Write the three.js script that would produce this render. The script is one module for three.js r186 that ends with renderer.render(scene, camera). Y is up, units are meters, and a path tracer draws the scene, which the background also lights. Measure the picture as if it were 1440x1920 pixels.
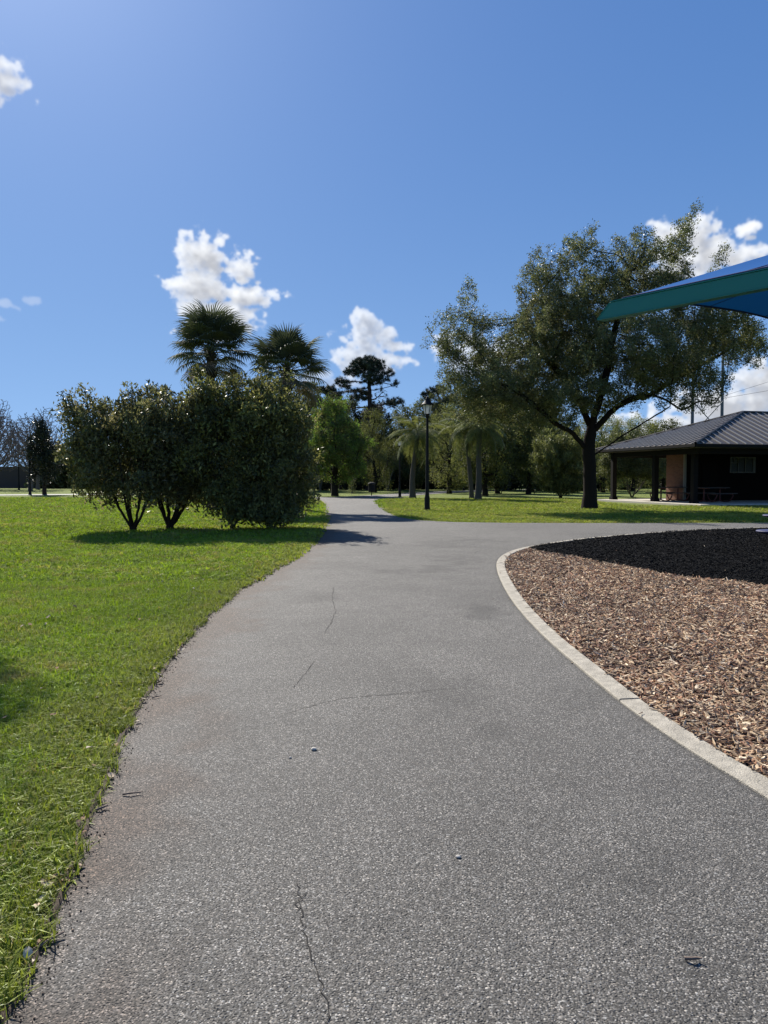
import * as THREE from 'three';
import { mergeGeometries } from 'three/addons/utils/BufferGeometryUtils.js';
import { RoundedBoxGeometry } from 'three/addons/geometries/RoundedBoxGeometry.js';

// ---------------------------------------------------------------- camera, sky, sun, exposure
const scene = new THREE.Scene();
const camera = new THREE.PerspectiveCamera(67.3, 0.75, 0.05, 3000);
camera.position.set(0, 1.4, 0);
camera.rotation.x = -0.04505;
const renderer = new THREE.WebGLRenderer({ antialias: true });
renderer.toneMapping = THREE.LinearToneMapping;
renderer.toneMappingExposure = 1.8;
renderer.shadowMap.enabled = true;
const SUN_AZ = 28 * Math.PI / 180, SUN_EL = 38 * Math.PI / 180;      // azimuth to the left of straight ahead (-z)
const sunDir = new THREE.Vector3(-Math.sin(SUN_AZ) * Math.cos(SUN_EL), Math.sin(SUN_EL), -Math.cos(SUN_AZ) * Math.cos(SUN_EL));
const sun = new THREE.DirectionalLight(new THREE.Color(1, 0.94, 0.84), 5);
sun.position.copy(sunDir).multiplyScalar(120).add(new THREE.Vector3(0, 0, -30));
sun.target.position.set(0, 0, -30);
sun.castShadow = true;
sun.shadow.mapSize.set(4096, 4096);
Object.assign(sun.shadow.camera, { left: -80, right: 80, top: 80, bottom: -80, near: 1, far: 320 });
scene.add(sun, sun.target);

// ---------------------------------------------------------------- small maths helpers
const rngOf = (s) => () => { s = (s + 0x6d2b79f5) | 0; let t = Math.imul(s ^ (s >>> 15), 1 | s); t = (t + Math.imul(t ^ (t >>> 7), 61 | t)) ^ t; return ((t ^ (t >>> 14)) >>> 0) / 4294967296; };
const V = (x, y, z) => new THREE.Vector3(x, y, z);
const lerp = (a, b, t) => a + (b - a) * t, clamp = (x, a = 0, b = 1) => Math.min(b, Math.max(a, x));
const smooth = (a, b, x) => { const t = clamp((x - a) / (b - a)); return t * t * (3 - 2 * t); };
const PERM = new Uint8Array(512); { const r = rngOf(77), p = [...Array(256).keys()]; for (let i = 255; i > 0; i--) { const j = Math.floor(r() * (i + 1)); [p[i], p[j]] = [p[j], p[i]]; } for (let i = 0; i < 512; i++) PERM[i] = p[i & 255]; }
const cell = (ix, iy) => PERM[(PERM[ix & 255] + iy) & 255] / 255;
function noise2(x, y) { const ix = Math.floor(x), iy = Math.floor(y), u = x - ix, v = y - iy, s = u * u * (3 - 2 * u), t = v * v * (3 - 2 * v); return lerp(lerp(cell(ix, iy), cell(ix + 1, iy), s), lerp(cell(ix, iy + 1), cell(ix + 1, iy + 1), s), t); }
function fbm(x, y, o = 5) { let a = 0.5, s = 0, n = 0; for (let i = 0; i < o; i++) { s += a * noise2(x, y); n += a; x = x * 2.03 + 17.3; y = y * 2.03 + 5.1; a *= 0.5; } return s / n; }
function interp(list, k, v, at) { if (at <= list[0][k]) return list[0][v]; for (let i = 1; i < list.length; i++) if (at <= list[i][k]) return lerp(list[i - 1][v], list[i][v], (at - list[i - 1][k]) / (list[i][k] - list[i - 1][k])); return list[list.length - 1][v]; }

// ---------------------------------------------------------------- the sky: clear spring air with scattered cumulus
function makeSky() {
  const W = 4096, H = 2048, data = new Float32Array(W * H * 4), K = 1 / 1.8;
  const deg = Math.PI / 180;
  // clouds: azimuth from straight ahead (positive to the right), elevation, half width, half height in degrees
  const clouds = [
    { az: -12.4, el: 14.0, lobes: [[-0.5, 1.5, 1.9, 1.5], [1.9, .9, 1.0, 1.1], [-.8, -.6, 2.4, 1.1], [2.2, -1.0, 2.4, .8], [1.2, -2.4, 1.9, .9], [-.6, -2.2, 1.6, .8], [.2, -3.4, 2.4, .7]], k: 1 },
    { az: -0.9, el: 9.6, lobes: [[-.5, 1.9, .8, .8], [-.6, .5, 1.6, 1.1], [1.0, 1.0, .8, .7], [1.6, -.1, 1.4, .5], [-1.4, -.9, 1.3, 1.0], [.2, -1.2, 2.2, .8]], k: .8 },
    { az: 22.0, el: 15.6, lobes: [[-2.0, .7, .9, .9], [-.3, .6, 1.6, 1.1], [.6, -.8, 2.0, 1.3], [-1.6, -1.2, 2.0, 1.2], [2.2, -1.2, 1.6, .8], [3.2, .5, .8, .5]], k: 1 },
    { az: -26.6, el: 24.4, lobes: [[0, 0, 1.8, 1.3], [-2.2, .3, 2.2, 1.6], [-1.0, -1.0, 1.3, .8]], k: .9 },
    { az: 27, el: 6.3, lobes: [[-3, -1.6, 4, 1.5], [0, -.2, 3.2, 1.6], [2.6, .9, 2.6, 1.4], [5, 0, 4, 2.4], [-7, -3.2, 4, 1.6], [2, -3.4, 5, 2], [9, -1, 5, 3]], k: 1, flat: 1 },
    { az: 5.6, el: 9.9, lobes: [[-1.1, 0, .8, .9], [.9, -.4, 1.2, .8], [3.2, -.6, 1.6, 1.0], [1.8, -1.6, 2.6, .9]], k: .75 },
    { az: -26, el: 11.2, lobes: [[0, 0, 1.1, .3], [-1.2, -.6, .9, .35]], k: .25 },
    { az: -24.2, el: 11.8, lobes: [[0, 0, .7, .25]], k: .22 },
    { az: -5, el: 7.4, lobes: [[0, 0, 1.6, .5], [2, -.5, 1.6, .5]], k: .4 },
  ];
  const r = rngOf(5);
  for (let i = 0; i < 26; i++) {                                      // the same kind of clouds all round, where the camera does not look
    const az = 48 + r() * 264, el = 5 + r() * r() * 26, s = .7 + r() * 1.2, lobes = [];
    for (let k = 0; k < 7; k++) lobes.push([(r() - .5) * 6 * s, (r() - .35) * 2.2 * s, (1 + r() * 1.4) * s, (.7 + r() * .7) * s]);
    clouds.push({ az, el, lobes, k: .6 + r() * .4 });
  }
  const sunAz = -28, sinS = Math.sin(SUN_EL), cosS = Math.cos(SUN_EL);
  for (let row = 0; row < H; row++) {
    const el = ((row + 0.5) / H - 0.5) * 180, e = Math.max(0, el);
    for (let col = 0; col < W; col++) {
      const i = (row * W + col) * 4;
      const az = ((col + 0.5) / W) * 360 - 90 ;                       // 0 = -z
      const azw = ((az + 540) % 360) - 180;
      const cosg = Math.sin(el * deg) * sinS + Math.cos(el * deg) * cosS * Math.cos((azw - sunAz) * deg);
      const g = Math.acos(clamp(cosg, -1, 1)) / deg;
      const h1 = Math.exp(-e / 12), h2 = Math.exp(-e / 32);
      const wide = Math.exp(-g / 34), glow = Math.exp(-g / 17), glow2 = Math.exp(-g / 9);
      data[i] = (0.030 + 0.042 * h2 + 0.25 * h1 + 0.085 * wide + 0.12 * glow + .36 * glow2) * K;
      data[i + 1] = (0.120 + 0.130 * h2 + 0.31 * h1 + 0.105 * wide + 0.13 * glow + .36 * glow2) * K;
      data[i + 2] = (0.385 + 0.27 * h2 + 0.25 * h1 + 0.16 * wide + 0.15 * glow + .34 * glow2) * K;
      data[i + 3] = 1;
    }
  }
  for (const [ci, c] of clouds.entries()) {
    let hw = 0, hh = 0;
    for (const [x, y, a, b] of c.lobes) { hw = Math.max(hw, Math.abs(x) + a * 1.7); hh = Math.max(hh, Math.abs(y) + b * 1.8); }
    const dens = (x, y) => {
      const wx = x + (fbm(x * .9 + ci * 9, y * .9, 3) - .5) * 1.3, wy = y + (fbm(x * .9 + 50, y * .9 + ci * 7, 3) - .5) * .9;
      let m = -9;
      for (const [lx, ly, a, b] of c.lobes) { const d = 1 - Math.hypot((wx - lx) / (a * 1.14), (wy - ly) / (b * 1.14)); m = m < -5 ? d : Math.max(m, d) + .12 * Math.max(0, Math.min(m, d)); }
      if (m < -.9) return 0;
      return m + (fbm(x * 1.9 + ci * 31, y * 2.1 + 11, 7) - .46) * 1.35;
    };
    const r0 = Math.max(H / 2, Math.floor((Math.max(.1, c.el - hh) / 180 + .5) * H)), r1 = Math.floor(((c.el + hh) / 180 + .5) * H);
    const w = hw / Math.max(.3, Math.cos(c.el * deg));
    const c0 = Math.floor((c.az - w + 90) / 360 * W), c1 = Math.ceil((c.az + w + 90) / 360 * W);
    for (let row = r0; row <= r1; row++) {
      const y = ((row + 0.5) / H - 0.5) * 180 - c.el;
      for (let cc = c0; cc <= c1; cc++) {
        const x = (((cc + .5) / W * 360 - 90) - c.az) * Math.cos((y + c.el) * deg);
        const d = dens(x, y);
        if (d <= 0) continue;
        const a = (1 - Math.exp(-d * 3.4)) * smooth(0, .32, d) * c.k;
        const d2 = dens(x - .45, y + .55), lit = clamp(.98 - .5 * (d2 - .2) - (c.flat ? .12 : 0) + .25 * clamp(.5 - d), .58, 1.12);
        const i = (row * W + (((cc % W) + W) % W)) * 4;
        data[i] = lerp(data[i], lit * .95 * K, a); data[i + 1] = lerp(data[i + 1], (lit * .96 + .01) * K, a); data[i + 2] = lerp(data[i + 2], (lit * .93 + .07) * K, a);
      }
    }
  }
  const t = new THREE.DataTexture(data, W, H, THREE.RGBAFormat, THREE.FloatType);
  t.mapping = THREE.EquirectangularReflectionMapping; t.magFilter = THREE.LinearFilter; t.minFilter = THREE.LinearFilter; t.wrapS = THREE.RepeatWrapping; t.needsUpdate = true;
  return t;
}
scene.background = makeSky();
scene.environment = scene.background;

// ---------------------------------------------------------------- scene helpers
const taken = new Map();
function numbered(name) { const n = taken.get(name) ?? 0; taken.set(name, n + 1); return n ? `${name}_${String(n).padStart(3, '0')}` : name; }
function tag(o, label, category, group, kind) { o.userData.label = label; if (category) o.userData.category = category; if (group) o.userData.group = group; if (kind) o.userData.kind = kind; return o; }
function thing(name, label, category, [x, y, z] = [0, 0, 0], turn = 0, group) { const o = new THREE.Group(); o.name = numbered(name); o.position.set(x, y, z); o.rotation.y = turn; scene.add(o); return tag(o, label, category, group); }
function part(name, geo, mat, parent) { const m = new THREE.Mesh(geo, mat); m.name = name; parent.add(m); return m; }
function top(name, geo, mat, label, category, group, kind) { const m = new THREE.Mesh(geo, mat); m.name = numbered(name); scene.add(m); return tag(m, label, category, group, kind); }
const lin = (r, g, b) => new THREE.Color().setRGB(r, g, b);
const std = (r, g, b, rough = .8, o = {}) => new THREE.MeshStandardMaterial({ color: lin(r, g, b), roughness: rough, side: THREE.DoubleSide, ...o });
const leafMat = (through, rough = .95, o = {}) => true ? new THREE.MeshPhysicalMaterial({ color: 0xffffff, roughness: rough, transmission: through, thickness: 0, specularIntensity: .5, side: THREE.DoubleSide, ...o }) : new THREE.MeshStandardMaterial({ color: 0xffffff, roughness: rough, side: THREE.DoubleSide, ...o });
function texture(size, fn, srgb, rx = 1, ry = 1) {
  const d = new Uint8Array(size * size * 4);
  for (let y = 0; y < size; y++) for (let x = 0; x < size; x++) { const c = fn(x, y), i = (y * size + x) * 4; d[i] = clamp(c[0]) * 255; d[i + 1] = clamp(c[1]) * 255; d[i + 2] = clamp(c[2]) * 255; d[i + 3] = 255; }
  const t = new THREE.DataTexture(d, size, size); t.wrapS = t.wrapT = THREE.RepeatWrapping; t.magFilter = THREE.LinearFilter; t.minFilter = THREE.LinearMipmapLinearFilter; t.generateMipmaps = true; t.repeat.set(rx, ry);
  if (srgb) t.colorSpace = THREE.SRGBColorSpace; t.needsUpdate = true; return t;
}
const toS = (x) => x <= .0031308 ? 12.92 * x : 1.055 * Math.pow(x, 1 / 2.4) - .055;
function periodic(n, size, seed) {                                    // tiling value noise with n cells to the tile
  const r = rngOf(seed), g = new Float32Array(n * n).map(() => r());
  return (x, y) => { const u = x / size * n, v = y / size * n, ix = Math.floor(u), iy = Math.floor(v), fu = u - ix, fv = v - iy, s = fu * fu * (3 - 2 * fu), t = fv * fv * (3 - 2 * fv), at = (a, b) => g[((b % n) + n) % n * n + ((a % n) + n) % n]; return lerp(lerp(at(ix, iy), at(ix + 1, iy), s), lerp(at(ix, iy + 1), at(ix + 1, iy + 1), s), t); };
}
class MB {                                                            // collects triangles; one mesh
  constructor() { this.p = []; this.i = []; this.c = []; this.u = []; }
  v(x, y, z, col, uv) { this.p.push(x, y, z); if (col) this.c.push(...col); if (uv) this.u.push(...uv); return this.p.length / 3 - 1; }
  quad(a, b, c, d) { this.i.push(a, b, c, a, c, d); }
  tri(a, b, c) { this.i.push(a, b, c); }
  face(...pts) { const s = pts.map((q) => this.v(q[0], q[1], q[2])); for (let k = 2; k < s.length; k++) this.tri(s[0], s[k - 1], s[k]); }
  tube(pts, radii, sides = 6, cap = true) {
    let prev = null; const T = V(), N = V(1, 0, 0), B = V();
    pts.forEach((q, k) => {
      T.subVectors(pts[Math.min(k + 1, pts.length - 1)], pts[Math.max(0, k - 1)]).normalize();
      if (k === 0) { N.set(Math.abs(T.x) > .8 ? 0 : 1, 0, Math.abs(T.x) > .8 ? 1 : 0); }
      N.addScaledVector(T, -N.dot(T)).normalize(); B.crossVectors(T, N);
      const ring = [];
      for (let s = 0; s < sides; s++) { const a = s / sides * Math.PI * 2, ca = Math.cos(a) * radii[k], sa = Math.sin(a) * radii[k]; ring.push(this.v(q.x + N.x * ca + B.x * sa, q.y + N.y * ca + B.y * sa, q.z + N.z * ca + B.z * sa)); }
      if (prev) for (let s = 0; s < sides; s++) this.quad(prev[s], prev[(s + 1) % sides], ring[(s + 1) % sides], ring[s]);
      prev = ring;
    });
    if (cap && prev) { for (let s = 1; s < prev.length - 1; s++) this.tri(prev[0], prev[s], prev[s + 1]); }
  }
  geo(flat) {
    const g = new THREE.BufferGeometry();
    g.setAttribute('position', new THREE.Float32BufferAttribute(this.p, 3));
    if (this.c.length) g.setAttribute('color', new THREE.Float32BufferAttribute(this.c, 3));
    if (this.u.length) g.setAttribute('uv', new THREE.Float32BufferAttribute(this.u, 2));
    g.setIndex(this.i);
    const o = flat ? g.toNonIndexed() : g; o.computeVertexNormals(); return o;
  }
}
function box(w, h, d, x = 0, y = 0, z = 0, ry = 0) { const g = new THREE.BoxGeometry(w, h, d); if (ry) g.rotateY(ry); g.translate(x, y, z); return g; }
function rbox(w, h, d, r, x = 0, y = 0, z = 0) { const g = new RoundedBoxGeometry(w, h, d, 2, r); g.translate(x, y, z); return g; }
function cyl(r0, r1, h, x, y, z, n = 12) { const g = new THREE.CylinderGeometry(r1, r0, h, n); g.translate(x, y + h / 2, z); return g; }
function instances(name, geo, mat, list, parent) {                    // list of [x, y, z, rx, ry, rz, s, r, g, b, sy?]
  const m = new THREE.InstancedMesh(geo, mat, list.length); m.name = name;
  const M = new THREE.Matrix4(), Q = new THREE.Quaternion(), E = new THREE.Euler(), P = V(), S = V(), C = new THREE.Color();
  list.forEach((q, k) => { E.set(q[3], q[4], q[5]); Q.setFromEuler(E); P.set(q[0], q[1], q[2]); S.set(q[6], q[10] ?? q[6], q[6]); M.compose(P, Q, S); m.setMatrixAt(k, M); m.setColorAt(k, C.setRGB(q[7], q[8], q[9])); });
  m.userData.kind = 'stuff'; parent.add(m); return m;
}

// ---------------------------------------------------------------- the plan of the place, in metres: [x, distance ahead]
const LEFT_EDGE = [[-1.15, -6], [-1.05, -1], [-.96, 1], [-.99, 1.97], [-1.02, 2.17], [-1.05, 2.36], [-1.15, 2.85], [-1.34, 3.72], [-1.46, 4.43], [-1.57, 5.33], [-1.70, 6.68], [-1.76, 7.87], [-1.76, 9.35], [-1.67, 10.87], [-1.53, 12.99], [-1.46, 16.12], [-1.62, 21.23], [-2.02, 26.91], [-3.2, 40.4], [-4.3, 48.1], [-5.2, 54]];
const GRASS_EDGE = [[12.16, 24.3], [9.56, 23.74], [6.12, 23.22], [3.73, 23.32], [2.14, 23.74], [1.2, 24.61], [.55, 26.55], [.21, 29.69], [-.21, 38.1], [-.5, 44], [-.4, 47], [.3, 50], [1.5, 54]];
const KERB = [[3.4, -5], [2.45, -2], [1.98, .2], [1.78, 2], [1.64, 3.27], [1.56, 3.71], [1.46, 4.53], [1.42, 5.3], [1.385, 6.4], [1.39, 7.4], [1.43, 8.5], [1.53, 9.9], [1.68, 11.38], [1.84, 12.47], [2.09, 13.5], [2.53, 14.6], [3.15, 15.6], [4.15, 16.86], [5.44, 18.1], [6.79, 19.16], [8.3, 20.1], [10.6, 21.0], [14, 21.7], [19, 22.2]];
const kerbCurve = new THREE.CatmullRomCurve3(KERB.map(([x, d]) => V(x, 0, -d)), false, 'centripetal');
const KN = 520, kerbPts = kerbCurve.getSpacedPoints(KN), kerbLen = kerbCurve.getLength();
const kerbNormal = kerbPts.map((q, k) => { const a = kerbPts[Math.max(0, k - 1)], b = kerbPts[Math.min(KN, k + 1)], t = V().subVectors(b, a).normalize(); return V(-t.z, 0, t.x); });  // towards the mulch
const KERB_W = .135;
const kerbXD = (off) => kerbPts.map((q, k) => [q.x + kerbNormal[k].x * off, -(q.z + kerbNormal[k].z * off)]);
const kOuter = kerbXD(-.004), kInner = kerbXD(KERB_W + .002), kMid = kerbXD(KERB_W * .5);
const BLACK_EDGE = [[2.55, 15.2], [2.86, 14.6], [3.22, 13.61], [3.55, 12.42], [3.84, 11.5], [4.13, 10.75], [4.51, 10.15], [4.85, 9.66], [6, 8.4], [8, 7], [12, 5.4], [20, 4]];
const blackD = (x) => interp(BLACK_EDGE, 0, 1, x), leftX = (d) => interp(LEFT_EDGE, 1, 0, d);
const blackX = (d) => { const l = [...BLACK_EDGE].reverse(); return interp(l, 1, 0, d); };
const grassX = (d) => interp([...GRASS_EDGE].reverse().sort((a, b) => a[1] - b[1]), 1, 0, d);
const isGrassRight = (x, d) => { if (d > 54) return true; if (x > 6.12) return d > interp([[6.12, 23.22], [9.56, 23.74], [12.16, 24.3], [30, 28]], 0, 1, x); const l = [[-.5, 44], [-.21, 38.1], [.21, 29.69], [.55, 26.55], [1.2, 24.61], [2.14, 23.74], [3.73, 23.32], [6.12, 23.22]]; if (d > 44) return x > grassX(d); return x > -.5 && d > interp(l, 0, 1, x); };
const rightX = (d) => { // right-hand edge of the asphalt at a distance
  if (d < 12.4) { return interp(kOuter.filter((q) => q[1] < 12.47), 1, 0, d); }
  if (d < 22.2) { return interp(kOuter.filter((q) => q[1] >= 12.3), 1, 0, d); }
  if (d < 23.22) return 24;
  if (d < 28) { const far = interp([[2.14, 23.74], [1.2, 24.61], [.55, 26.55], [.35, 28]], 1, 0, d); if (d < 23.32) return 6 - (d - 23.22) * 22; if (d < 23.74) return lerp(3.73, 2.14, (d - 23.32) / .42); return far; }
  return grassX(d);
};
const inMulch = (x, d, pad = 0) => { if (d > 22) return false; const l = d < 12.4 ? interp(kInner.filter((q) => q[1] < 12.47), 1, 0, d) : interp(kInner.filter((q) => q[1] >= 12.3), 1, 0, d); return x > l + pad; };

// rows of vertices between a left and a right edge: a sheet lying on the ground
function sheet(ds, xl, xr, nx, y, colour, grow = 1) {
  const m = new MB();
  ds.forEach((d, j) => { const a = xl(d), b = xr(d); for (let k = 0; k <= nx; k++) { const x = lerp(a, b, Math.pow(k / nx, grow)); m.v(x, typeof y === 'function' ? y(x, d) : y, -d, colour ? colour(x, d) : null, [x, d]); if (j && k) { const n = nx + 1, i = j * n + k; m.quad(i - n - 1, i - n, i, i - 1); } } });
  return m.geo();
}
const range = (a, b, s) => { const o = []; for (let d = a; d < b; d += s) o.push(d); o.push(b); return o; };

// ---------------------------------------------------------------- ground: lawn sheet to the horizon
{
  const n1 = periodic(9, 512, 3), n2 = periodic(40, 512, 4), n3 = periodic(170, 512, 6);
  const map = texture(512, (x, y) => { const a = n1(x, y), b = n2(x, y), c = n3(x, y), k = .62 + .5 * (a * .3 + b * .3 + c * .4), br = smooth(.55, .9, n2(x + 77, y + 31) * .6 + c * .4) * .5; return [toS(lerp(.14, .18, br) * k), toS(lerp(.185, .15, br) * k), toS(lerp(.010, .03, br) * k)]; }, true, 1 / 3.1, 1 / 3.1);
  const bump = texture(512, (x, y) => { const c = n3(x, y) * .7 + n2(x, y) * .3; return [c, c, c]; }, false, 1 / 3.1, 1 / 3.1);
  const mat = new THREE.MeshStandardMaterial({ map, bumpMap: bump, bumpScale: .05, roughness: 1, side: THREE.DoubleSide });
  const g = new THREE.PlaneGeometry(900, 900, 30, 30); g.rotateX(-Math.PI / 2); g.translate(0, 0, -200);
  const uv = g.attributes.uv, pos = g.attributes.position; for (let i = 0; i < uv.count; i++) uv.setXY(i, pos.getX(i), -pos.getZ(i));
  top('lawn', g, mat, 'green mown lawn ground on both sides of the asphalt path', 'lawn', null, 'structure');
}

// ---------------------------------------------------------------- asphalt path
const path = new THREE.Group(); path.name = 'asphalt_path'; scene.add(path); tag(path, 'grey worn asphalt path curving through the park', 'path', null, 'structure');
const PATH_Y = .022;
let asphaltMat;
{
  const S = 2048, METRES = 2.2, N = 500, r = rngOf(21), fx = new Float32Array(N * N), fy = new Float32Array(N * N), tone = new Float32Array(N * N), rad = new Float32Array(N * N), hue = new Float32Array(N * N);
  for (let i = 0; i < N * N; i++) { fx[i] = r(); fy[i] = r(); const t = r(); tone[i] = t < .10 ? .18 + r() * .18 : t < .42 ? .086 + r() * .06 : .022 + r() * .034; rad[i] = .30 + r() * .34; hue[i] = r(); }
  const px = new Float32Array(S * S * 4), cs = S / N;
  for (let y = 0; y < S; y++) for (let x = 0; x < S; x++) {
    const u = x / cs, v = y / cs, ix = Math.floor(u), iy = Math.floor(v); let best = 9, bi = 0;
    for (let dy = -1; dy <= 1; dy++) for (let dx = -1; dx <= 1; dx++) { const cx = ((ix + dx) % N + N) % N, cy = ((iy + dy) % N + N) % N, k = cy * N + cx, a = ix + dx + fx[k] - u, b = iy + dy + fy[k] - v, d = Math.sqrt(a * a + b * b) / (rad[k] * 1.7); if (d < best) { best = d; bi = k; } }
    const s = 1 - smooth(.75, 1.05, best), i = (y * S + x) * 4, t = lerp(.012, tone[bi], s), w = (hue[bi] - .5) * .10;
    px[i] = t * (1.045 + w); px[i + 1] = t; px[i + 2] = t * (.925 - w); px[i + 3] = s * (1 - best * best * .45);
  }
  const map = texture(S, (x, y) => { const i = (y * S + x) * 4; return [toS(px[i]), toS(px[i + 1]), toS(px[i + 2])]; }, true, 1 / METRES, 1 / METRES);
  const bump = texture(1024, (x, y) => { const i = (y * 2 * S + x * 2) * 4, k = (px[i + 3] + px[i + 7] + px[i + S * 4 + 3] + px[i + S * 4 + 7]) / 4; return [k, k, k]; }, false, 1 / METRES, 1 / METRES);
  asphaltMat = new THREE.MeshStandardMaterial({ map, bumpMap: bump, bumpScale: .0045, roughness: .84, vertexColors: true, side: THREE.DoubleSide });
  const ds = [...range(-6, 1.2, .6), ...range(1.3, 14, .09), ...range(14.1, 23.2, .12), ...range(23.22, 24.6, .03), ...range(24.7, 54, .35)];
  const colour = (x, d) => {
    const big = fbm(x * .55 + 3, d * .32 + 9, 4), mid = fbm(x * 2.3 + 31, d * 1.7, 4), fine = fbm(x * 7, d * 7 + 40, 3);
    let k = .96 + .55 * (big - .5) + .36 * (mid - .5) + .22 * (fine - .5);
    const stain = (sx, sd, rx, rd, a) => { const q = Math.hypot((x - sx) / rx, (d - sd) / rd) + (fine - .5) * 1.2 + (mid - .5) * .8; k *= 1 - a * 1.1 * (1 - smooth(.3, 1.1, q)); };
    stain(1.02, 7.8, .28, .55, .4); stain(1.0, 2.75, .25, .22, .25); stain(.35, 5.0, .5, .4, .16); stain(.8, 11.6, .5, .7, .3); stain(1.3, 12.9, .7, .7, .28); stain(.1, 11.2, .35, .4, .24); stain(1.2, 15.5, .6, 1.2, .2); stain(.6, 4.1, .25, .2, .2); stain(-.7, 8.8, .25, .6, .18); stain(2.3, 16.5, 1, .8, .22);
    const e = x - leftX(d), dirt = clamp(1 - smooth(.0, .55, e + (mid - .5) * .7 + (fine - .5) * .4)) * .95;   // soil washed from the lawn edge
    const kr = rightX(d) - x, joint = (1 - smooth(0, .035, kr)) * (d < 22 ? .45 : 0);
    k *= 1 - joint;
    return [lerp(k, .74, dirt), lerp(k * .985, .53, dirt), lerp(k * .965, .41, dirt)];
  };
  part('asphalt', sheet(ds, (d) => leftX(d) - .03, rightX, 72, PATH_Y, colour), asphaltMat, path);
  // the path bends to the right in the distance
  const bend = new THREE.CatmullRomCurve3([[-2.9, 50.4], [-1.2, 55], [1.6, 62], [5, 71], [10, 80], [17, 87], [28, 92]].map(([x, d]) => V(x, 0, -d)));
  const m = new MB(), q = bend.getSpacedPoints(60);
  q.forEach((c, k) => { const a = q[Math.max(0, k - 1)], b = q[Math.min(60, k + 1)], t = V().subVectors(b, a).normalize(); for (const s of [-1, 1]) m.v(c.x - t.z * s * 1.7, PATH_Y - .006, c.z + t.x * s * 1.7, [1.15, 1.13, 1.1], [c.x - t.z * s, -c.z + t.x * s]); if (k) m.quad(2 * k - 2, 2 * k - 1, 2 * k + 1, 2 * k); });
  part('asphalt', m.geo(), asphaltMat, path);
  // cracks: narrow open seams filled with dark dust
  const crackMat = std(.018, .016, .014, 1), rc = rngOf(9);
  const cracks = [[[-.29, 2.55], [-.268, 2.4], [-.24, 2.27], [-.205, 2.13], [-.16, 1.98], [-.12, 1.8]], [[-.255, 2.5], [-.282, 2.42], [-.262, 2.36]], [[-.59, 4.4], [-.40, 4.62], [-.26, 4.74], [.1, 4.84], [.38, 4.95], [.62, 5.0]], [[-.60, 4.98], [-.56, 5.3], [-.52, 5.75]], [[-.64, 9.6], [-.58, 8.6], [-.50, 7.9], [-.5, 7.2], [-.53, 6.7]], [[1.28, 6.2], [1.02, 6.7], [.98, 7.4]], [[1.5, 13.2], [1.75, 14.3], [2.4, 15.4], [3.2, 16.3]]];
  cracks.forEach((line, ci) => {
    const m = new MB(), pts = [];
    for (let k = 0; k < line.length - 1; k++) for (let s = 0; s < 9; s++) { const t = s / 9; pts.push([lerp(line[k][0], line[k + 1][0], t) + (rc() - .5) * .018, lerp(line[k][1], line[k + 1][1], t) + (rc() - .5) * .018]); }
    pts.forEach(([x, d], k) => { const nx = k < pts.length - 1 ? pts[k + 1] : pts[k], pv = k ? pts[k - 1] : pts[k], tx = nx[0] - pv[0], td = nx[1] - pv[1], l = Math.hypot(tx, td) || 1, w = (.0008 + .0018 * rc() * rc()) * (k === 0 || k === pts.length - 1 ? .2 : 1) * (1 + line[0][1] * .10); m.v(x - td / l * w, PATH_Y + .0025, -(d + tx / l * w)); m.v(x + td / l * w, PATH_Y + .0025, -(d - tx / l * w)); if (k) m.quad(2 * k - 2, 2 * k - 1, 2 * k + 1, 2 * k); });
    part('crack', m.geo(), crackMat, path);
  });
}
// far concrete walk on the left
{
  const n = periodic(64, 256, 8), map = texture(256, (x, y) => { const k = .36 + .1 * (n(x, y) - .5); return [toS(k), toS(k * .97), toS(k * .92)]; }, true, .5, .5), m = new MB();
  const c = new THREE.CatmullRomCurve3([[-60, 56.5], [-36, 58.5], [-27, 62], [-16, 66], [-8, 70]].map(([x, d]) => V(x, 0, -d))).getSpacedPoints(40);
  c.forEach((p, k) => { const s = 1.7; m.v(p.x, .016, p.z + s, null, [p.x, -p.z]); m.v(p.x, .016, p.z - s, null, [p.x, -p.z + 3]); if (k) m.quad(2 * k - 2, 2 * k - 1, 2 * k + 1, 2 * k); });
  top('concrete_walk', m.geo(), new THREE.MeshStandardMaterial({ map, roughness: .9, side: THREE.DoubleSide }), 'pale concrete walk crossing the far lawn by the dark magnolia', 'walkway', null, 'structure');
}

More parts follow.
